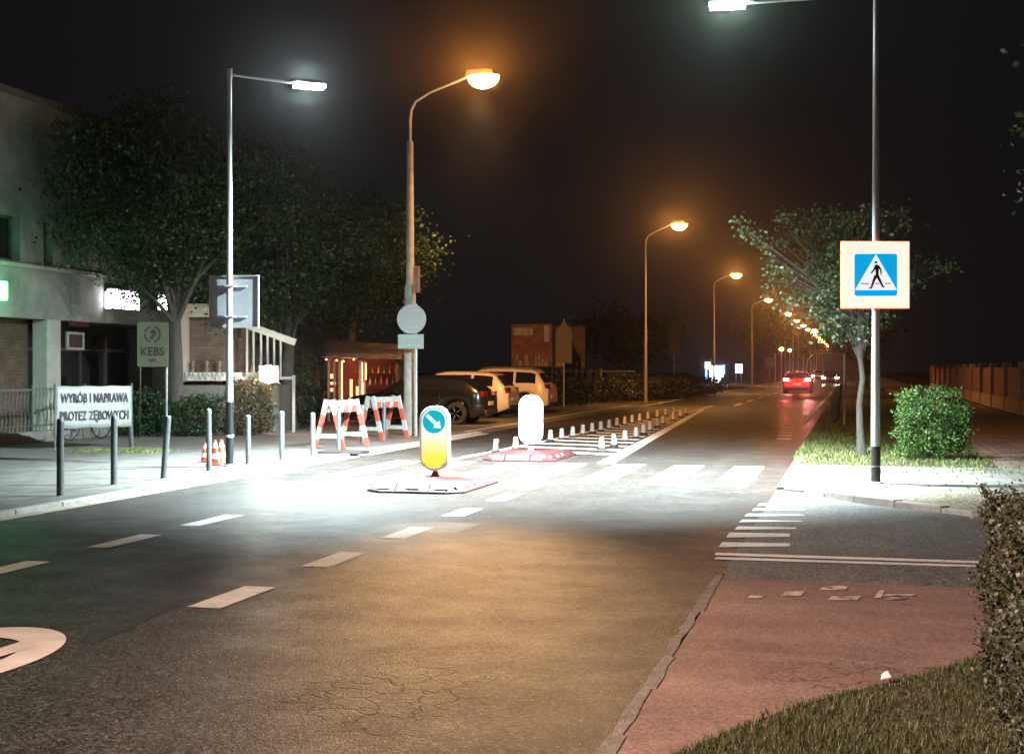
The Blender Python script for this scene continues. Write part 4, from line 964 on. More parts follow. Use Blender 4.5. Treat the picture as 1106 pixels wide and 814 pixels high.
v1 = G(357, 448, .05); o = MB().box((0, 0, .30), (.42, .30, .55)); o.box((0, -.16, .34), (.30, .02, .3)); o = o.build('red_crate', mat('crate_red', (.55, .10, .06), .5, var=.25), bevel=.02); o.location = (v1.x, v1.y, .05); o.rotation_euler = (0, 0, A); tag(o, 'red box standing in front of the bar counter', 'box')

# ================================================================ CARS
M_tyre = mat('tyre_rubber', (.016, .016, .017), .75, var=.2); M_rimm = mat('alloy_rim', (.38, .38, .40), .3, .8, var=.1)
M_cglass = mat('car_glass', (.010, .011, .013), .05, var=.1, spec=.9)
M_plate = mat('number_plate', (.62, .62, .60), .4); M_tail = mat('tail_light_red', (.14, .006, .006), .2, var=.2); M_trim = mat('black_trim', (.02, .02, .02), .5)
def carpaint(name, col, rough=.22):
    m, N, L, B = nt(name); B.inputs['Base Color'].default_value = list(col)+[1]; B.inputs['Roughness'].default_value = rough; B.inputs['Coat Weight'].default_value = .8; B.inputs['Coat Roughness'].default_value = .05
    tc = N.new('ShaderNodeTexCoord'); n = N.new('ShaderNodeTexNoise'); n.inputs['Scale'].default_value = 3; n.inputs['Detail'].default_value = 8; L.new(tc.outputs['Object'], n.inputs['Vector'])
    r = N.new('ShaderNodeMapRange'); r.inputs[3].default_value = rough-.07; r.inputs[4].default_value = rough+.15; L.new(n.outputs['Fac'], r.inputs[0]); L.new(r.outputs[0], B.inputs['Roughness']); return m
def interp(ctrl, x):
    xs = [c_[0] for c_ in ctrl]; vs = [c_[1] for c_ in ctrl]; return float(np.interp(x, xs, vs))
def smoothctrl(ctrl, x, d=.02): return sum(interp(ctrl, x+k_*d) for k_ in (-1, -.5, 0, .5, 1))/5
def car(name, label, cat, loc, rz, L_, W_, top, belt, paint, wins, shield, rearw, tail, wb=(.19, .80), wr=.33, sill=.20, lit_tail=None, heads=None, tail_z=.88, roof_rails=False, group=None, clad=False):
    t = empty(name, label, cat, loc, rz, group)
    n = 64; st = [i/n for i in range(n+1)]
    X = lambda u: (u-.5)*L_
    def section(u):
        x = X(u); e = min(u, 1-u)*L_; k_ = 1-.13*max(0, 1-e/.45)**2.2
        w_ = W_/2*k_; tz = smoothctrl(top, u, .012); bz_ = min(interp(belt, u), tz-.03); zl = sill+(.14*max(0, 1-e/.35))
        for wx in wb:
            dx = abs(x-X(wx)); R = wr+.055
            if dx < R: zl = max(zl, .33*0+wr+math.sqrt(R*R-dx*dx)-.0)
        zl = min(zl, bz_-.12)
        h = tz-bz_; m_ = bz_-.10
        return [(w_*.90, zl-.0), (w_*.985, zl+min(.10, (m_-zl)*.3)), (w_, zl+(m_-zl)*.55), (w_*.985, m_), (w_*.955, bz_),
                (w_*.955-.10*h, bz_+h*.45), (w_*.94-.26*h, bz_+h*.86), (w_*.94-.30*h-.08, bz_+h*.97), (w_*.35, tz), (0, tz+.008)]
    S = [section(u) for u in st]
    m = MB(); V = []; k_ = len(S[0])
    for u, s_ in zip(st, S):
        V += [(X(u), -p[0], p[1]) for p in s_]+[(X(u), p[0], p[1]) for p in s_[-2::-1]]
    R_ = 2*k_-1; Fs = []
    for i in range(n):
        for j in range(R_-1): Fs.append((i*R_+j, i*R_+j+1, (i+1)*R_+j+1, (i+1)*R_+j))
        Fs.append((i*R_+R_-1, i*R_, (i+1)*R_, (i+1)*R_+R_-1))
    Fs.append(tuple(range(R_-1, -1, -1))); Fs.append(tuple(n*R_+j for j in range(R_)))
    m.add(V, Fs); body = m.build('body', paint, t, smooth=True)
    def side(u, v, sg, off):
        s_ = section(u); p0, p1, p2 = Vector(s_[4]), Vector(s_[5]), Vector(s_[6]); p = p0.lerp(p1, v/.5) if v < .5 else p1.lerp(p2, (v-.5)/.5)
        return (X(u), sg*(p.x+off), p.y+off*.2)
    for sg in (-1, 1):
        for (u0, u1) in wins:
            m = MB(); q = 10; vs = []
            for off in (.002, .010):
                for i in range(q+1):
                    u = u0+(u1-u0)*i/q
                    for v in (.10, .5, .92): vs.append(side(u, v, sg, off))
            N_ = (q+1)*3; fs = []
            for i in range(q):
                for j in range(2):
                    a_ = i*3+j; f_ = (a_, a_+1, a_+4, a_+3); fs.append(tuple(N_+z for z in f_)); fs.append(tuple(reversed(f_)))
            for i in range(q): fs.append((i*3, (i+1)*3, N_+(i+1)*3, N_+i*3)); fs.append((i*3+2, N_+i*3+2, N_+(i+1)*3+2, (i+1)*3+2))
            m.add(vs, fs); m.build('side_window', M_cglass, t)
    def topglass(u0, u1, nm):
        m = MB(); q = 8; vs = []
        for i in range(q+1):
            u = u0+(u1-u0)*i/q; s_ = section(u); sl = (section(min(1, u+.01))[8][1]-section(max(0, u-.01))[8][1])/(.02*L_); nx = -sl/math.hypot(sl, 1); nz = 1/math.hypot(sl, 1)
            for y_, z_ in ((-s_[7][0]+.03, s_[7][1]), (-s_[8][0], s_[8][1]), (0, s_[9][1]), (s_[8][0], s_[8][1]), (s_[7][0]-.03, s_[7][1])): vs.append((X(u)+nx*.010, y_, z_+nz*.010+.004))
        m.add(vs, [(i*5+j, (i+1)*5+j, (i+1)*5+j+1, i*5+j+1) for i in range(q) for j in range(4)])
        o = m.build(nm, M_cglass, t); sd = o.modifiers.new('s', 'SOLIDIFY'); sd.thickness = .006
    topglass(*shield, 'windscreen'); topglass(*rearw, 'rear_window')
    for wx in wb:
        for sg in (-1, 1):
            wy = sg*(W_/2-.11); Mx_ = Matrix.Rotation(math.pi/2, 3, 'X')
            w_ = empty_part('wheel', t); w_.location = (X(wx), wy, wr)
            MB().lathe([(wr*.62, -.10), (wr*.93, -.10), (wr, -.07), (wr, .07), (wr*.93, .10), (wr*.62, .10), (wr*.62, -.10)], (0, 0, 0), 28, Mx_).build('tyre', M_tyre, w_, smooth=True)
            m = MB(); m.lathe([(wr*.62, -.085), (wr*.66, .092), (wr*.60, .092), (wr*.56, -.02), (wr*.56, -.085)], (0, 0, 0), 28, Mx_)
            for i in range(5):
                a_ = 2*math.pi*i/5; m.beam((wr*.12*math.cos(a_), -sg*-.075*1, wr*.12*math.sin(a_)), (wr*.60*math.cos(a_), sg*.085, wr*.60*math.sin(a_)), .05, .02)
            m.lathe([(.0, -.09), (.06, -.085), (.06, .085), (0, .09)], (0, 0, 0), 14, Mx_); m.build('rim', M_rimm, w_)
            MB().lathe([(0, -.03), (wr*.56, -.03), (wr*.56, .0), (0, .0)], (0, 0, 0), 20, Mx_).build('brake_disc', M_trim, w_)
    # rear end
    xr = -L_/2; wq = section(0)[2][0]
    for sg in (-1, 1):
        m = MB(); a_, b_, c_, d_ = tail
        m.box((xr+.10, sg*(wq*1.0-.13), tail_z), (.22, .30, c_*.8), rz=-sg*.20); m.build('tail_light', lit_tail or M_tail, t, bevel=.03)
        m = MB(); m.box((X(.60), sg*(W_/2+.06), interp(belt, .62)+.06), (.16, .20, .13)); m.build('mirror', paint, t, bevel=.03)
        for u in (.40, .60): MB().box((X(u)-.1, sg*(W_/2+.004), interp(belt, u)-.13), (.18, .025, .03)).build('door_handle', paint, t, bevel=.008)
        if heads: MB().box((L_/2-.12, sg*(wq-.1), .66), (.30, .34, .15), rz=sg*.2).build('headlight', heads, t, bevel=.04)
        m = MB()
        for u in (.30, .50, .695): m.box((X(u), sg*(W_/2-.004), .62), (.008, .03, .55))
        m.build('door_seam', M_trim, t)
    MB().box((xr-.004, 0, .62 if tail_z > .8 else .5), (.02, .52, .115)).build('number_plate', M_plate, t)
    MB().box((xr+.02, 0, .36), (.14, wq*1.75, .14)).build('bumper', M_trim, t, bevel=.03)
    MB().box((L_/2-.02, 0, .40), (.10, wq*1.3, .20)).build('grille', M_trim, t, bevel=.03)
    m = MB(); m.box((0, 0, .27), (L_*.52, W_*.90, .2)); m.build('underbody', M_trim, t)
    if clad:
        for sg in (-1, 1): MB().box((0.0, sg*(W_/2-.02), .27), (L_*.42, .05, .14)).build('sill_cladding', M_trim, t, bevel=.01)
    if roof_rails:
        for sg in (-1, 1): MB().tube([(X(.12), sg*.60, interp(top, .12)+.0), (X(.18), sg*.61, interp(top, .18)+.045), (X(.5), sg*.61, interp(top, .5)+.04), (X(.56), sg*.60, interp(top, .56)-.0)], .014, 6).build('roof_rail', M_rimm, t)
    return t
def empty_part(name, parent):
    o = bpy.data.objects.new(name, None); COL.objects.link(o); o.parent = parent; return o
hatch_top = [(0, .84), (.012, .93), (.03, .98), (.14, 1.33), (.20, 1.40), (.32, 1.45), (.46, 1.455), (.56, 1.40), (.705, .99), (.73, .965), (.90, .84), (.97, .74), (1, .60)]
hatch_belt = [(0, .80), (.03, .93), (.2, .96), (.7, .90), (.74, .86), (.9, .76), (1, .52)]
suv_top = [(0, .86), (.01, 1.02), (.03, 1.08), (.085, 1.50), (.12, 1.60), (.3, 1.66), (.5, 1.665), (.58, 1.60), (.70, 1.14), (.73, 1.10), (.92, .98), (.98, .86), (1, .70)]
suv_belt = [(0, .84), (.03, 1.02), (.15, 1.08), (.7, 1.03), (.74, 1.0), (.92, .88), (1, .62)]
def prow(tx, y, nose): return (tx, y, .004)
# parked nose-in, tails to the road
def carpos(px_rear, Y, L_): v = at(px_rear, 450, Y); return (v.x-L_/2*math.cos(0), v.y, .006)
dk = at(530, 450, 41.3)
car('parked_hatchback', 'black hatchback with a sloping tail parked beside the concrete pole', 'car', (dk.x-2.22, dk.y, .006), math.pi, 4.45, 1.78, hatch_top, hatch_belt, carpaint('paint_black', (.006, .006, .007), .16),
    [(.13, .275), (.29, .485), (.50, .685)], (.565, .69), (.035, .135), (0, 0, .22, 0), tail_z=.90)
v = at(555, 450, 46.8)
car('parked_estate_car', 'white car parked between the black hatchback and the tall white car', 'car', (v.x-2.2, v.y, .006), math.pi, 4.4, 1.80, [(a_, z_*1.06) for a_, z_ in suv_top[:0]]+[(0, .84), (.012, .98), (.03, 1.03), (.10, 1.42), (.15, 1.50), (.32, 1.55), (.5, 1.55), (.58, 1.49), (.70, 1.08), (.73, 1.04), (.92, .92), (.98, .82), (1, .66)],
    [(0, .82), (.03, .97), (.15, 1.02), (.7, .97), (.74, .93), (.92, .84), (1, .6)], carpaint('paint_white', (.62, .60, .55), .3), [(.12, .27), (.29, .485), (.50, .685)], (.58, .69), (.035, .10), (0, 0, .24, 0), tail_z=.92)
v = at(597, 447, 51.0)
car('parked_suv', 'tall white car with roof rails, rightmost of the parked cars', 'car', (v.x-2.3, v.y, .006), math.pi, 4.6, 1.86, suv_top, suv_belt, carpaint('paint_white_warm', (.64, .60, .53), .3), [(.10, .26), (.28, .485), (.50, .685)], (.585, .69), (.035, .085), (0, 0, .20, 0), tail_z=1.0, roof_rails=True, wr=.36, clad=True)
M_tl = mat('tail_light_lit', (.9, .1, .05), .3, emit=(1, .06, .04), es=18); M_tlw = mat('brake_glare', (1, .6, .5), .3, emit=(1, .35, .3), es=60)
rc = at(862, 420, 94)
car('red_car', 'red car with glowing tail lights driving away along the road', 'car', (rc.x, rc.y, .006), math.pi/2, 4.3, 1.9, hatch_top, hatch_belt, carpaint('paint_red', (.22, .012, .016), .3), [(.13, .275), (.29, .485), (.50, .685)], (.565, .69), (.035, .135), (0, 0, .22, 0), tail_z=.92, lit_tail=M_tlw)
add_light('tail_glow', 'POINT', (rc.x+.5, rc.y-2.5, .9), 60, (1, .12, .08), shadow_soft_size=.1)
add_light('tail_glow', 'POINT', (rc.x-.5, rc.y-2.5, .9), 60, (1, .12, .08), shadow_soft_size=.1)
halo_spot((rc.x+.72, rc.y-2.4, .95), 1600, (1, .30, .28), sz=7, tgt=(0, 0, 1.5)); halo_spot((rc.x-.72, rc.y-2.4, .95), 700, (1, .12, .12), sz=7, tgt=(0, 0, 1.5))
M_hl = mat('headlight_lit', (1, 1, 1), .3, emit=(1, .93, .82), es=160)
for i, (px, Y, c_, lb) in enumerate(((897, 150, (.05, .05, .06), 'dark oncoming car with white headlights beyond the red car'), (884, 190, (.3, .3, .3), 'small far oncoming car left of the other headlights'))):
    v = at(px, 415, Y)
    car('oncoming_car', lb, 'car', (v.x, v.y, .006), -math.pi/2, 4.3, 1.8, hatch_top, hatch_belt, carpaint('paint_far_%s' % ('dark', 'grey')[i], c_), [(.13, .275), (.29, .485), (.50, .685)], (.565, .69), (.035, .135), (0, 0, .22, 0), heads=M_hl)
# ================================================================ VEGETATION
M_bark = mat('bark', (.075, .065, .055), .9, var=.35, bump=.8, bscale=30, stretch=(4, 4, .8))
M_lf = leaf_mat('leaf_dark', (.010, .032, .008), (.016, .050, .012), (.028, .066, .017))
M_lf2 = leaf_mat('leaf_young_tree', (.035, .060, .022), (.055, .095, .035), (.11, .13, .06))
M_lfb = leaf_mat('leaf_shrub', (.03, .09, .02), (.065, .15, .03), (.14, .21, .05))
M_lfh = leaf_mat('leaf_hedge', (.03, .038, .018), (.05, .06, .026), (.12, .105, .07), trans=.15)
def treeat(px, Y, *a, **k):
    v = at(px, 400, Y); return (v.x, v.y, 0)
tree('street_tree', 'large dark broad tree in front of the left building behind the lit box sign', treeat(190, 34.0), 3.2, 8.4, 2.1, 2.6, 230, 210, .095, M_lf, M_bark, r0=.22, group='large trees along the left pavement', seedk=3, spread=.33, shell=.45)
tree('street_tree', 'large tree behind the back of the square sign, its low leaves lit green', treeat(312, 37.5), 2.5, 7.4, 2.9, 3.0, 280, 220, .095, M_lf, M_bark, r0=.20, group='large trees along the left pavement', seedk=9, spread=.33, shell=.35)
tree('street_tree', 'dark tree over the bar pavilion roof left of the concrete lamp pole', treeat(380, 46.5), 3.2, 7.2, 2.4, 2.3, 190, 190, .10, M_lf, M_bark, r0=.2, group='large trees along the left pavement', seedk=14, spread=.36, shell=.45)
tree('street_tree', 'dark tree standing far behind the low cream kiosk', treeat(235, 47), 2.5, 9.5, 4.2, 3.0, 190, 55, .17, M_lf, M_bark, r0=.2, group='large trees along the left pavement', seedk=21, spread=.5, shell=.4)
# young tree by the crossing, with long bare sprays to the left
ty = G(931, 492, .035); Yt = ty.y*CA-ty.x*SA
def tl(px, py, dY=0): v = at(px, py, Yt+dY); return (v.x-ty.x, v.y-ty.y, v.z-.035)
ex = []
r = random.Random(4)
for (px, py) in ((800, 243), (812, 252), (822, 262), (830, 275), (838, 290), (845, 240), (852, 233), (860, 238), (950, 232), (975, 234), (985, 244), (1000, 283), (1012, 287), (1025, 290), (965, 228), (858, 255), (868, 262), (845, 262), (840, 315), (852, 330), (848, 300), (862, 345), (835, 300), (892, 238), (905, 232), (920, 236), (878, 232), (868, 250), (885, 244), (935, 230)): ex.append(tl(px, py, r.uniform(-.5, .5)))
YT = tree('young_tree', 'young street tree with loose ragged crown behind the pedestrian crossing sign', (ty.x, ty.y, .03), 2.05, 4.42, 1.12, 1.05, 160, 42, .075, M_lf2, M_bark, r0=.075, seedk=8, spread=.13, shell=.3, extra=ex*1, lean=(-.15, 0), limbs=26)
# twigs reaching to the outlying sprays
m = MB()
for e in ex[::1]:
    s0 = Vector((-.12, 0, 2.4)); e = Vector(e); q = s0.lerp(e, .5)+Vector((0, 0, .15)); m.tube([s0, q, e.lerp(q, .3), e], [.022, .013, .009, .004], 5)
m.build('branch', M_bark, YT, smooth=True)
tag(MB().tube([(0, 0, 0), (.01, 0, 2.2)], .028, 8).build('tree_stake', mat('stake_wood', (.22, .19, .14), .85)), 'thin wooden stake beside the trunk of the young tree', 'stake').location = (ty.x+.18, ty.y-.12, .03)
# tree just out of frame on the right; sprays of its crown reach in
v = at(1318, 150, 17); tree('street_tree', 'tree whose outer leaves reach in at the upper right picture edge', (v.x, v.y, .03), 2.6, 6.6, 2.1, 1.8, 110, 60, .10, M_lf2, M_bark, r0=.13, group=None, seedk=17, spread=.2, shell=.5)

# round shrub
sh = G(1008, 497, .045)
def blob_leaves(n, rx, ry, h, size, mleaf, name, parent, boxy=0, jit=.06, low=.03, inner=.75, amp=1.0):
    u = rng.normal(0, 1, (n, 3)); u /= np.linalg.norm(u, axis=1)[:, None]
    if boxy: u = np.sign(u)*np.abs(u)**(1/boxy); u /= np.max(np.abs(u), axis=1)[:, None]**.35
    lump = 1+amp*(.07*np.sin(u[:, 0]*7+1)+.07*np.sin(u[:, 1]*8+u[:, 2]*5)+.05*np.sin(u[:, 2]*13+u[:, 0]*9))
    rad = rng.uniform(inner, 1.03, n)*lump
    P = np.stack([u[:, 0]*rx*rad, u[:, 1]*ry*rad, h*.5+u[:, 2]*h*.5*rad+low], 1)
    P = P[P[:, 2] > .03]; V, Fc = leaves(P, jit*.4, 1, size); return fastmesh(name, V, Fc, mleaf, parent)
t = empty('round_shrub', 'round bright green shrub right of the crossing sign post', 'shrub', (sh.x, sh.y+.35, .045))
blob_leaves(11500, .58, .54, 1.13, .045, M_lfb, 'foliage', t, boxy=1.2, inner=.6, amp=1.7)
V, Fc = leaves([(rng.uniform(-.5, .5), rng.uniform(-.4, .4), 1.12+rng.uniform(-.02, .14)) for _ in range(60)], .05, 8, .05); fastmesh('shoots', V, Fc, M_lfb, t)['kind'] = 'stuff'
m = MB(); r = random.Random(2)
for i in range(14):
    a_ = r.uniform(0, 6.28); m.tube([(.1*math.cos(a_), .1*math.sin(a_), -.02), (.3*math.cos(a_), .3*math.sin(a_), .55), (.45*math.cos(a_+.3), .4*math.sin(a_+.3), 1.1)], [.02, .012, .005], 5)
m.build('stems', M_bark, t)

# clipped hedge at the right edge
hc = G(1062, 722, .03); HX, HY = hc.x+.03, hc.y
Hd = empty('clipped_hedge', 'clipped brown green hedge at the right picture edge', 'hedge', (HX, HY, .03))
hw, hl, hh = 2.6, 2.3, .94
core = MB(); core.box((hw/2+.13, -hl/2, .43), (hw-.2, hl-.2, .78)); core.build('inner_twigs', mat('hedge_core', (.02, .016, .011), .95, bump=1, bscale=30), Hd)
def surf(n):
    P = []
    for _ in range(n):
        k_ = rng.random()
        if k_ < .42: p = (0, -rng.random()*hl, rng.random()*hh)             # road side
        elif k_ < .62: p = (rng.random()*hw, 0, rng.random()*hh)
        elif k_ < .95: p = (rng.random()*hw, -rng.random()*hl, hh)
        else: p = (rng.random()*hw, -hl, rng.random()*hh)
        P.append(p)
    P = np.array(P); wob = .035*np.sin(P[:, 1:2]*9+P[:, 2:3]*7)+.03*np.sin(P[:, 2:3]*15+P[:, 0:1]*6)+.02*np.sin(P[:, 1:2]*23)
    d = P-np.array([hw/2, -hl/2, hh*.5]); d /= np.array([hw/2, hl/2, hh*.5]); dd = np.where(np.abs(d) > .97, np.sign(d), 0)
    return P+dd*(wob+rng.normal(0, .028, (len(P), 1))-.02)
V, Fc = leaves(surf(56000), .012, 1, .023); fastmesh('foliage', V, Fc, M_lfh, Hd)
m = MB(); r = random.Random(12)
for i in range(420):
    y_ = -r.random()*hl; x_ = r.uniform(-.02, .10) if r.random() < .6 else r.random()*hw; z_ = r.uniform(.05, .95) if x_ < .1 else .95
    p = Vector((x_, y_, z_)); q = p+Vector((r.uniform(-.09, .02), r.uniform(-.06, .06), r.uniform(.03, .13))); m.tube([p, q], [.0025, .0012], 4, cap=False)
m.build('twigs', M_bark, Hd)['kind'] = 'stuff'

# grass -----------------------------------------------------------------
def inpoly(P, poly):
    x, y = P[:, 0], P[:, 1]; ins = np.zeros(len(P), bool); n = len(poly)
    for i in range(n):
        x1, y1 = poly[i]; x2, y2 = poly[(i+1) % n]
        c_ = ((y1 > y) != (y2 > y)); 
        with np.errstate(divide='ignore', invalid='ignore'): xi = (x2-x1)*(y-y1)/(y2-y1)+x1
        ins ^= c_ & (x < xi)
    return ins
def grass(name, label, poly, n, h, w, m, z, clump=0, thin=None):
    xs = [p[0] for p in poly]; ys = [p[1] for p in poly]
    P = np.stack([rng.uniform(min(xs), max(xs), n), rng.uniform(min(ys), max(ys), n)], 1); P = P[inpoly(P, poly)]
    dens = .5+.5*np.sin(P[:, 0]*5.1+np.sin(P[:, 1]*3.3)*2)*np.sin(P[:, 1]*4.3+np.sin(P[:, 0]*2.7)*2)
    P = P[rng.random(len(P)) < .35+.65*dens]
    if thin is not None: P = P[rng.random(len(P)) < thin(P)]
    n = len(P); hh_ = h*rng.uniform(.4, 1.25, n)*(.7+.5*(.5+.5*np.sin(P[:, 0]*3.1+P[:, 1]*2.3)))
    a_ = rng.uniform(0, 2*np.pi, n); b_ = rng.uniform(0, 2*np.pi, n); ln = rng.uniform(.1, .75, n)*hh_
    W = w*rng.uniform(.6, 1.3, n)
    base = np.stack([P[:, 0], P[:, 1], np.full(n, z)], 1); sd = np.stack([np.cos(a_)*W, np.sin(a_)*W, np.zeros(n)], 1)
    tip = base+np.stack([np.cos(b_)*ln, np.sin(b_)*ln, hh_], 1); mid = base*.5+tip*.5+np.stack([-np.cos(b_)*ln*.12, -np.sin(b_)*ln*.12, hh_*.08], 1)
    V = np.stack([base-sd, base+sd, mid+sd*.7, tip, mid-sd*.7], 1).reshape(-1, 3); Fc = np.arange(n*5).reshape(n, 5)
    o = fastmesh(name, V, Fc, m); tag(o, label, 'grass', None, 'stuff'); return o
M_gr1 = leaf_mat('grass_dry', (.035, .055, .018), (.07, .085, .03), (.17, .14, .065), .2)
M_gr2 = leaf_mat('grass_green', (.09, .13, .03), (.16, .20, .05), (.25, .25, .10), .2)
lawn_g = [(gl[0][0]-.35, 4.3)]+gl+[(HX+1, gl[-1][1]+.25), (HX+1, 4.3)]
grass('grass', 'short dry grass in front of the clipped hedge', lawn_g, 130000, .036, .0022, M_gr1, .028)
vg = [(RX1-.04, 25.0), (RX1+.15, 24.3), (2.3, 23.9), (2.3, 75), (RX1-.04, 75)]
grass('grass', 'grass verge between the road and the path behind the crossing sign', vg, 90000, .07, .008, M_gr2, .033, thin=lambda P: np.clip(1.3-(P[:, 1]-24)/70, .2, 1)*np.clip((P[:, 1]-23.6)/1.5, .1, 1))
grass('grass', 'sparse tufts between the slabs at the corner', [(RX1+.2, 22.2), (6, 21.6), (6, 23.9), (RX1+.2, 24.3)], 9000, .05, .006, M_gr2, .043, thin=lambda P: .45*np.ones(len(P)))
grass('weeds', 'weeds along the edge of the kerbed corner', [(2.9, 17.6), (7, 17.2), (7, 18.6), (3.2, 18.9)], 6000, .06, .004, M_gr1, .05)
pz = G(140, 488, .05); grass('weeds', 'small grass patch behind the white banner', [(pz.x-1.0, pz.y-.5), (pz.x+.8, pz.y-.3), (pz.x+.7, pz.y+.8), (pz.x-1.2, pz.y+.6)], 3500, .06, .006, M_gr2, .05)
# litter in the near grass
lt = G(957, 737, .03); m = MB(); m.add([(0, 0, 0), (.05, .01, .012), (.06, .045, .0), (.005, .04, .02), (.03, .02, .045)], [(0, 1, 4), (1, 2, 4), (2, 3, 4), (3, 0, 4), (3, 2, 1, 0)])
o = m.build('litter', mat('foil', (.9, .85, .75), .3, .2, var=.05), bevel=.004); o.location = (lt.x-.03, lt.y-.03, .05); o.scale = (1.2, 1.2, 1.1); tag(o, 'small shiny scrap of foil at the edge of the near grass', 'litter')

# hedges and planting on the left -------------------------------------
def shrub(label, px, py, Y, w_, d_, h_, n, mleaf=M_lf, size=.07, zc=.05):
    v = at(px, 400, Y); t = empty('shrub', label, 'shrub', (v.x, v.y, zc), A)
    blob_leaves(n, w_/2, d_/2, h_, size, mleaf, 'foliage', t, boxy=1.4)
    m = MB(); r = random.Random(int(px))
    for i in range(8): a_ = r.uniform(0, 6.28); m.tube([(0, 0, 0), (w_*.2*math.cos(a_), d_*.2*math.sin(a_), h_*.5), (w_*.38*math.cos(a_), d_*.38*math.sin(a_), h_*.9)], [.018, .01, .004], 4)
    m.build('stems', M_bark, t); return t
shrub('dark green clipped shrub just right of the white banner', 156, 0, 33, .75, .6, 1.05, 2600)
shrub('leafy plants under the ledge of the cream kiosk', 245, 0, 33.6, 2.2, .6, .95, 3600)
shrub('brownish bush lit by the floodlight on its left', 272, 0, 33.4, .9, .6, 1.3, 3200, leaf_mat('leaf_brown', (.09, .06, .03), (.12, .09, .04), (.16, .12, .06)))
shrub('low dark plants left of the inverted V stand', 200, 0, 33, 1.5, .6, .8, 2400)
shrub('tall narrow ivy column at the left post of the bar', 338, 0, 41, .6, .5, 2.3, 2600)
shrub('dark bush between the floodlight and the tall planter', 322, 0, 38.5, .9, .6, 1.5, 2600)
for i, (px, Y, w_, h_, lb) in enumerate(((640, 68, 4, 1.1, 'low roadside bush behind the tall white parked car'), (672, 72, 4, 1.2, 'low roadside bush left of the second sodium lamp pole'), (706, 76, 4, 1.2, 'low roadside bush at the foot of the second sodium lamp pole'), (735, 86, 5, 1.2, 'low roadside bush between the second lamp and the lit shop'), (600, 62, 3.0, 1.3, 'dark low bush right behind the tall white parked car'))):
    shrub(lb, px, 0, Y, w_, 1.4, h_, 3500, M_lfh if i != 4 else M_lf, .12, 0)

# ================================================================ RIGHT-HAND FENCE
M_fbase = mat('fence_plinth', (.42, .31, .25), .9, var=.3, bump=.4); M_pick = mat('fence_pickets', (.36, .22, .17), .7, var=.3)
FXR = 5.55; t = empty('picket_fence', 'long fence of close pickets on a concrete plinth along the right pavement', 'fence', (FXR, 30, .045))
yy = 0
i = 0
while yy < 78:
    L_ = 5.2; MB().box((.12, yy+L_/2, .26), (.2, L_-.5, .52)).build('plinth', M_fbase, t, bevel=.012)
    m = MB(); k_ = 0
    y_ = yy+.1
    while y_ < yy+L_-.45:
        m.box((.12, y_, 1.08+.015*math.sin(k_*1.7)), (.02, .075, 1.12)); y_ += .105; k_ += 1
    m.box((.15, yy+L_/2-.2, 1.52), (.03, L_-.5, .05)); m.box((.15, yy+L_/2-.2, .68), (.03, L_-.5, .05)); m.build('picket_panel', M_pick, t)
    MB().box((.12, yy+L_-.2, .92), (.30, .30, 1.84)).build('post', M_fbase, t, bevel=.012)
    yy += L_+.001
# sign post seen edge on, with a dark bag hung on it
v = G(912, 460, .035); t = empty('sign_post', 'thin white post with a small sign seen edge on, right of the far road', 'road sign', (v.x, v.y, .035))
MB().tube([(0, 0, 0), (0, 0, 2.55)], .03, 10).build('post', M_galv, t); MB().lathe([(0, -.012), (.3, -.012), (.3, .0), (0, .0)], (0, -.04, 2.32), 24, Matrix.Rotation(math.pi/2, 3, 'X') @ Matrix.Rotation(math.radians(82), 3, 'Y')).build('sign_disc', M_sb2, t)
o = MB().add([(-.30, -.14, .95), (.02, -.14, 1.25), (.06, .12, 1.28), (-.22, .14, 1.1), (-.30, -.12, .12), (-.1, -.12, .22), (-.06, .1, .2), (-.26, .12, .10)], [(0, 1, 2, 3), (7, 6, 5, 4), (0, 4, 5, 1), (1, 5, 6, 2), (2, 6, 7, 3), (3, 7, 4, 0)]).build('litter_bin', mat('bin_black', (.015, .015, .016), .5), bevel=.05)
o.location = (v.x-.08, v.y-.05, .0); tag(o, 'dark slanted litter bin hung on the thin white post', 'litter bin')

# ================================================================ CENTRE AND FAR DISTANCE
M_billb = mat('hoarding', (.22, .10, .08), .7, var=.5, scale=2.5); M_posterw = mat('poster_white', (.45, .40, .36), .6, var=.5, scale=7)
Yb = 66; v = at(587, 400, Yb); s_ = Yb/F
t = empty('hoarding', 'brown advertising hoarding with torn pale strips behind the parked cars', 'hoarding', (v.x, v.y, 0), A)
zz = lambda py: H-(py-398)*s_
MB().box((-.55, 0, (zz(350)+zz(396))/2), (1.95, .12, zz(350)-zz(396))).build('panel', M_billb, t); MB().box((1.25, 0, (zz(352)+zz(397))/2), (1.45, .12, zz(352)-zz(397))).build('panel', mat('hoarding_dark', (.12, .06, .05), .7, var=.5, scale=3), t)
m = MB(); r = random.Random(8)
for i in range(22):
    x_ = r.uniform(-1.45, 1.6); h_ = r.uniform(.15, .55)
    if -.1+.5 < x_ < .65: continue
    m.box((x_, -.068, zz(395)+h_/2), (r.uniform(.04, .12), .012, h_))
m.box((-.95, -.068, zz(358)), (.9, .012, .35)); m.box((.15, -.068, zz(360)), (.25, .012, .8)); m.build('torn_poster', M_posterw, t)
for x_ in (-1.3, .42, 1.8): MB().box((x_, .1, zz(397)/2), (.12, .08, zz(397))).build('post', M_wood, t)
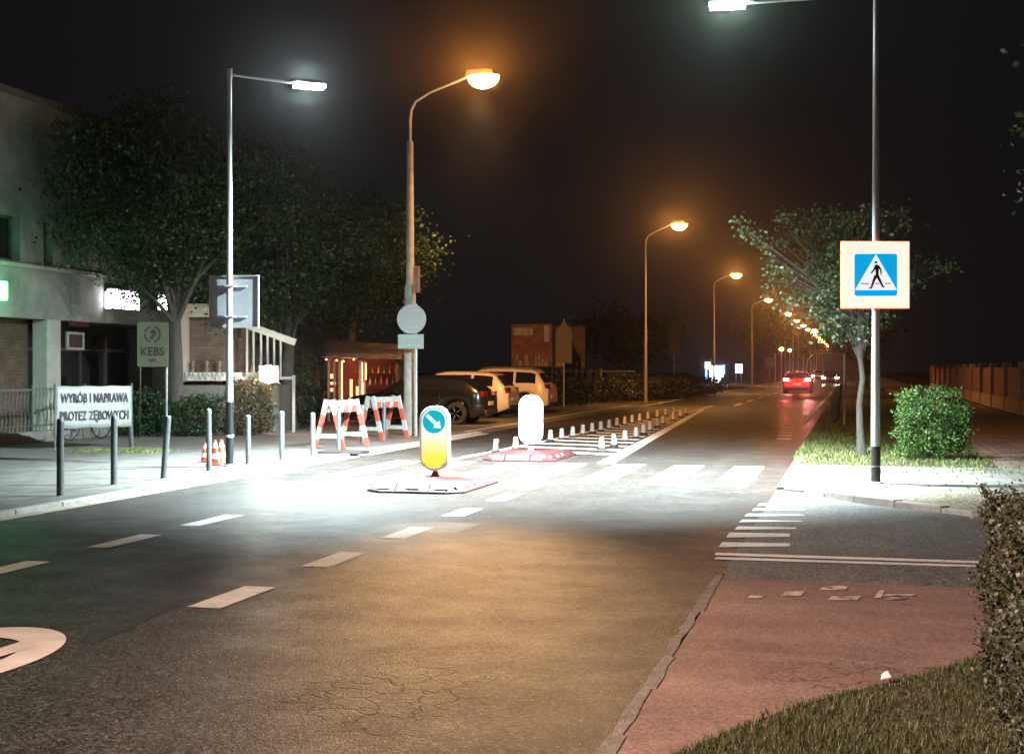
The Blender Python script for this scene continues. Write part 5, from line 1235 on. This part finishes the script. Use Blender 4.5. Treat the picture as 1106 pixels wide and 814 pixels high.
def backsign(name, label, px, py0, py1, Y, shape, wpx):
    v = at(px, 400, Y); s_ = Y/F; z0, z1 = H-(py1-398)*s_, H-(py0-398)*s_; t = empty(name, label, 'road sign', (v.x, v.y, 0), A)
    w_ = wpx*s_; m = MB()
    if shape == 'house': face(m, [(-w_/2, z0), (w_/2, z0), (w_/2, z0+(z1-z0)*.75), (0, z1), (-w_/2, z0+(z1-z0)*.75)], -.04, (0, 0), .015)
    else: face(m, [(-w_/2, z0), (w_/2, z0), (w_/2, z1), (-w_/2, z1)], -.04, (0, 0), .015)
    m.build('panel', M_sd, t); MB().tube([(0, 0, 0), (0, 0, z1+.05)], .035, 8).build('post', M_galv, t); return t
M_sd = mat('sign_back_brown', (.13, .10, .075), .6, var=.2)
backsign('road_sign', 'tall brown backed road sign with pointed top right of the hoarding', 609, 346, 392, 60, 'house', 17)
backsign('road_sign', 'narrow brown sign back just right of the second sodium lamp', 728, 348, 383, 88, 'house', 11)
M_bsg = mat('sign_pale_blue', (.35, .42, .46), .5)
MB0 = M_sd; M_sd = M_bsg; backsign('road_sign', 'small pale blue square sign on a white post in the distance', 831, 386, 396, 118, 'sq', 9); M_sd = MB0
# cobbled pale boundary railings far left of the road
M_pal = mat('pale_paling', (.50, .42, .36), .8, var=.4, scale=5)
v = at(640, 412, 78); t = empty('paling_fence', 'pale vertical palings catching lamp light left of the second lamp', 'fence', (v.x, v.y, 0), A); r = random.Random(6)
m = MB()
for px in (601, 606, 617, 622, 629, 635, 638, 644, 647, 648.5):
    x_ = (px-640)*78/F; m.box((x_, 0, .85), (r.uniform(.06, .22), .05, 1.7-.3*r.random()))
m.build('palings', M_pal, t); MB().box((.3, .05, 1.5), (4.2, .04, .08)).build('rail', M_pal, t)
v = at(676, 412, 80); t = empty('boundary_wall', 'low pale patterned wall just left of the second sodium lamp', 'wall', (v.x, v.y, 0), A)
MB().box((0, 0, .9), (2.3, .2, 1.0)).build('panel', brick_mat('pale_block', (.42, .36, .30), (.28, .22, .18), (.05, .04, .03), swap=(0, 2), bw=.25, rh=.2, ms=.03), t)
MB().box((0, 0, .2), (2.3, .2, .39)).build('base', M_fbase, t)
v = G(663, 431, .0); o = MB().lathe([(.09, 0), (.085, .6), (.08, 1.15), (.05, 1.2), (0, 1.2)], (0, 0, 0), 12).build('marker_post', mat('marker_pale', (.60, .46, .34), .6), smooth=True); o.location = v; tag(o, 'short pale marker post among the roadside bushes', 'post')
# lit shops
M_shop = mat('shop_light', (.9, .95, 1), .4, emit=(.72, .84, 1), es=14, var=.3, scale=2.5); M_shop2 = mat('shop_light_blue', (.3, .5, 1), .4, emit=(.12, .3, 1), es=5)
Ys = 150; v = at(772, 400, Ys); s_ = Ys/F
t = empty('lit_shop', 'small dark building with glaring bluish white shop front far left of the road', 'building', (v.x, v.y, 0), A)
MB().box((0, 2.2, 1.4), (3.2, 4, 2.8)).build('wall', mat('far_wall', (.03, .027, .025), .9, var=.3), t)
for (xa, xb, ya, yb, mt) in ((762, 767, 391, 398, M_shop), (767, 781, 395, 407, M_shop), (769, 778, 407, 413, M_shop), (762, 764, 398, 409, M_shop2), (781, 783, 394, 404, M_shop2)):
    MB().box((((xa+xb)/2-772)*s_, .13, H-((ya+yb)/2-398)*s_), ((xb-xa)*s_, .10, (yb-ya)*s_)).build('lit_window', mt, t)
v = at(798, 400, 160); s_ = 160/F; t = empty('lit_sign', 'white lit sign on legs right of the far glaring shop', 'lit sign', (v.x, v.y, 0), A)
MB().box((0, 0, H+.2*s_), (7*s_, .2, 9*s_)).build('lit_panel', M_shop, t)
for x_ in (-.3, .3): MB().box((x_, .12, .6), (.08, .08, 1.3)).build('leg', M_galv, t)
# dark blocks and distant trees closing the street
M_far = mat('far_facade', (.05, .045, .042), .9, var=.3)
def block(label, px, Y, w_, d_, h_):
    v = at(px, 400, Y); t = empty('apartment_block', label, 'building', (v.x, v.y, 0), A); MB().box((0, d_/2, h_/2), (w_, d_, h_)).build('wall', M_far, t)
    for i in range(int(w_//3)):
        for j in range(int(h_//3)): MB().box((-w_/2+1.6+i*3, -.02, 1.8+j*3), (1.2, .06, 1.4)).build('window', M_glass, t)
    return t
Bk = block('dark house behind the low cream kiosk and trees', 225, 56, 9, 7, 7.0)
M_blw = mat('bluish_window', (.6, .7, 1), .4, emit=(.55, .68, 1), es=2.6, var=.5, scale=3)
s_ = 56/F
for (xa, xb, ya, yb) in ((199, 207, 248, 268), (233, 244, 262, 288), (206, 226, 306, 313)):
    MB().box((((xa+xb)/2-225)*s_, -.07, H-((ya+yb)/2-398)*s_), ((xb-xa)*s_, .06, (yb-ya)*s_)).build('lit_window', M_blw, Bk)
ft = [('far dark tree left of the road near the lit shop', 700, 110, 7), ('far dark tree behind the boundary wall', 655, 100, 6.5), ('distant tree beside the small blue sign', 822, 165, 9), ('distant roadside tree right of the oncoming headlights', 935, 130, 8), ('far roadside tree closing the street on the right', 920, 230, 10), ('far tree on the left where the lamps bunch together', 872, 260, 10)]
for i, (lb, px, Y, h_) in enumerate(ft):
    tree('distant_tree', lb, treeat(px, Y), h_*.3, h_, h_*.36, h_*.36, 60, 34, .32, M_lf, M_bark, r0=.16, group='distant trees', seedk=30+i, spread=.7, shell=.4, limbs=6)
# arched gantry in the distance
v = at(871, 400, 135); s_ = 135/F; t = empty('road_gantry', 'pale curved mast arm reaching over the road beyond the red car', 'mast', (v.x, v.y, 0), A)
MB().tube([(0, 0, 0), (0, 0, H+.0), (.15, 0, H+.9), (.7, 0, H+1.4), (1.6, 0, H+1.55), (3.4, 0, H+1.45)], [.09, .08, .07, .06, .05, .04], 8).build('arm', M_galv, t, smooth=True)

# ================================================================ AIR AND NIGHT SKY
W = bpy.data.worlds.new('World'); sc.world = W; W.use_nodes = True
bg = W.node_tree.nodes['Background']; sky = W.node_tree.nodes.new('ShaderNodeTexSky'); sky.sky_type = 'NISHITA'; sky.sun_disc = False
sky.sun_elevation = math.radians(-5); sky.sun_rotation = math.radians(200)
hs = W.node_tree.nodes.new('ShaderNodeHueSaturation'); hs.inputs['Saturation'].default_value = 0.0
W.node_tree.links.new(sky.outputs[0], hs.inputs['Color'])
mx = W.node_tree.nodes.new('ShaderNodeMix'); mx.data_type = 'RGBA'; mx.inputs[0].default_value = 1.0
mx.inputs[7].default_value = (.0058, .0050, .0058, 1); W.node_tree.links.new(hs.outputs[0], mx.inputs[6]); W.node_tree.links.new(mx.outputs[2], bg.inputs[0])
bg.inputs[1].default_value = 1.0
HAZE = 0.0003  # volume added to give the lamps halos in place of lens glow
if HAZE:
    hz = MB().box((0, 240, 34), (420, 590, 70.2)).build('haze', bpy.data.materials.new('haze')); tag(hz, 'thin haze added to make halos round the lamps', 'haze', None, 'stuff')
    hm = hz.data.materials[0]; hm.use_nodes = True; n_ = hm.node_tree.nodes; n_.remove(n_['Principled BSDF']); pv = n_.new('ShaderNodeVolumePrincipled')
    pv.inputs['Density'].default_value = HAZE; pv.inputs['Color'].default_value = (.9, .9, .9, 1); pv.inputs['Anisotropy'].default_value = .95
    hm.node_tree.links.new(pv.outputs[0], n_['Material Output'].inputs['Volume'])
    try: hm.volume_intersection_method = 'FAST'
    except Exception: pass
sc.view_settings.view_transform = 'Standard'; sc.view_settings.look = 'None'; sc.view_settings.exposure = 0; sc.view_settings.gamma = 1
cy = sc.cycles; cy.use_denoising = True; cy.denoiser = 'OPENIMAGEDENOISE'
cy.max_bounces = 5; cy.diffuse_bounces = 2; cy.glossy_bounces = 3; cy.transmission_bounces = 2; cy.volume_bounces = 0; cy.transparent_max_bounces = 8
cy.sample_clamp_indirect = 4; cy.caustics_reflective = False; cy.caustics_refractive = False
cy.use_adaptive_sampling = True; cy.adaptive_threshold = .02
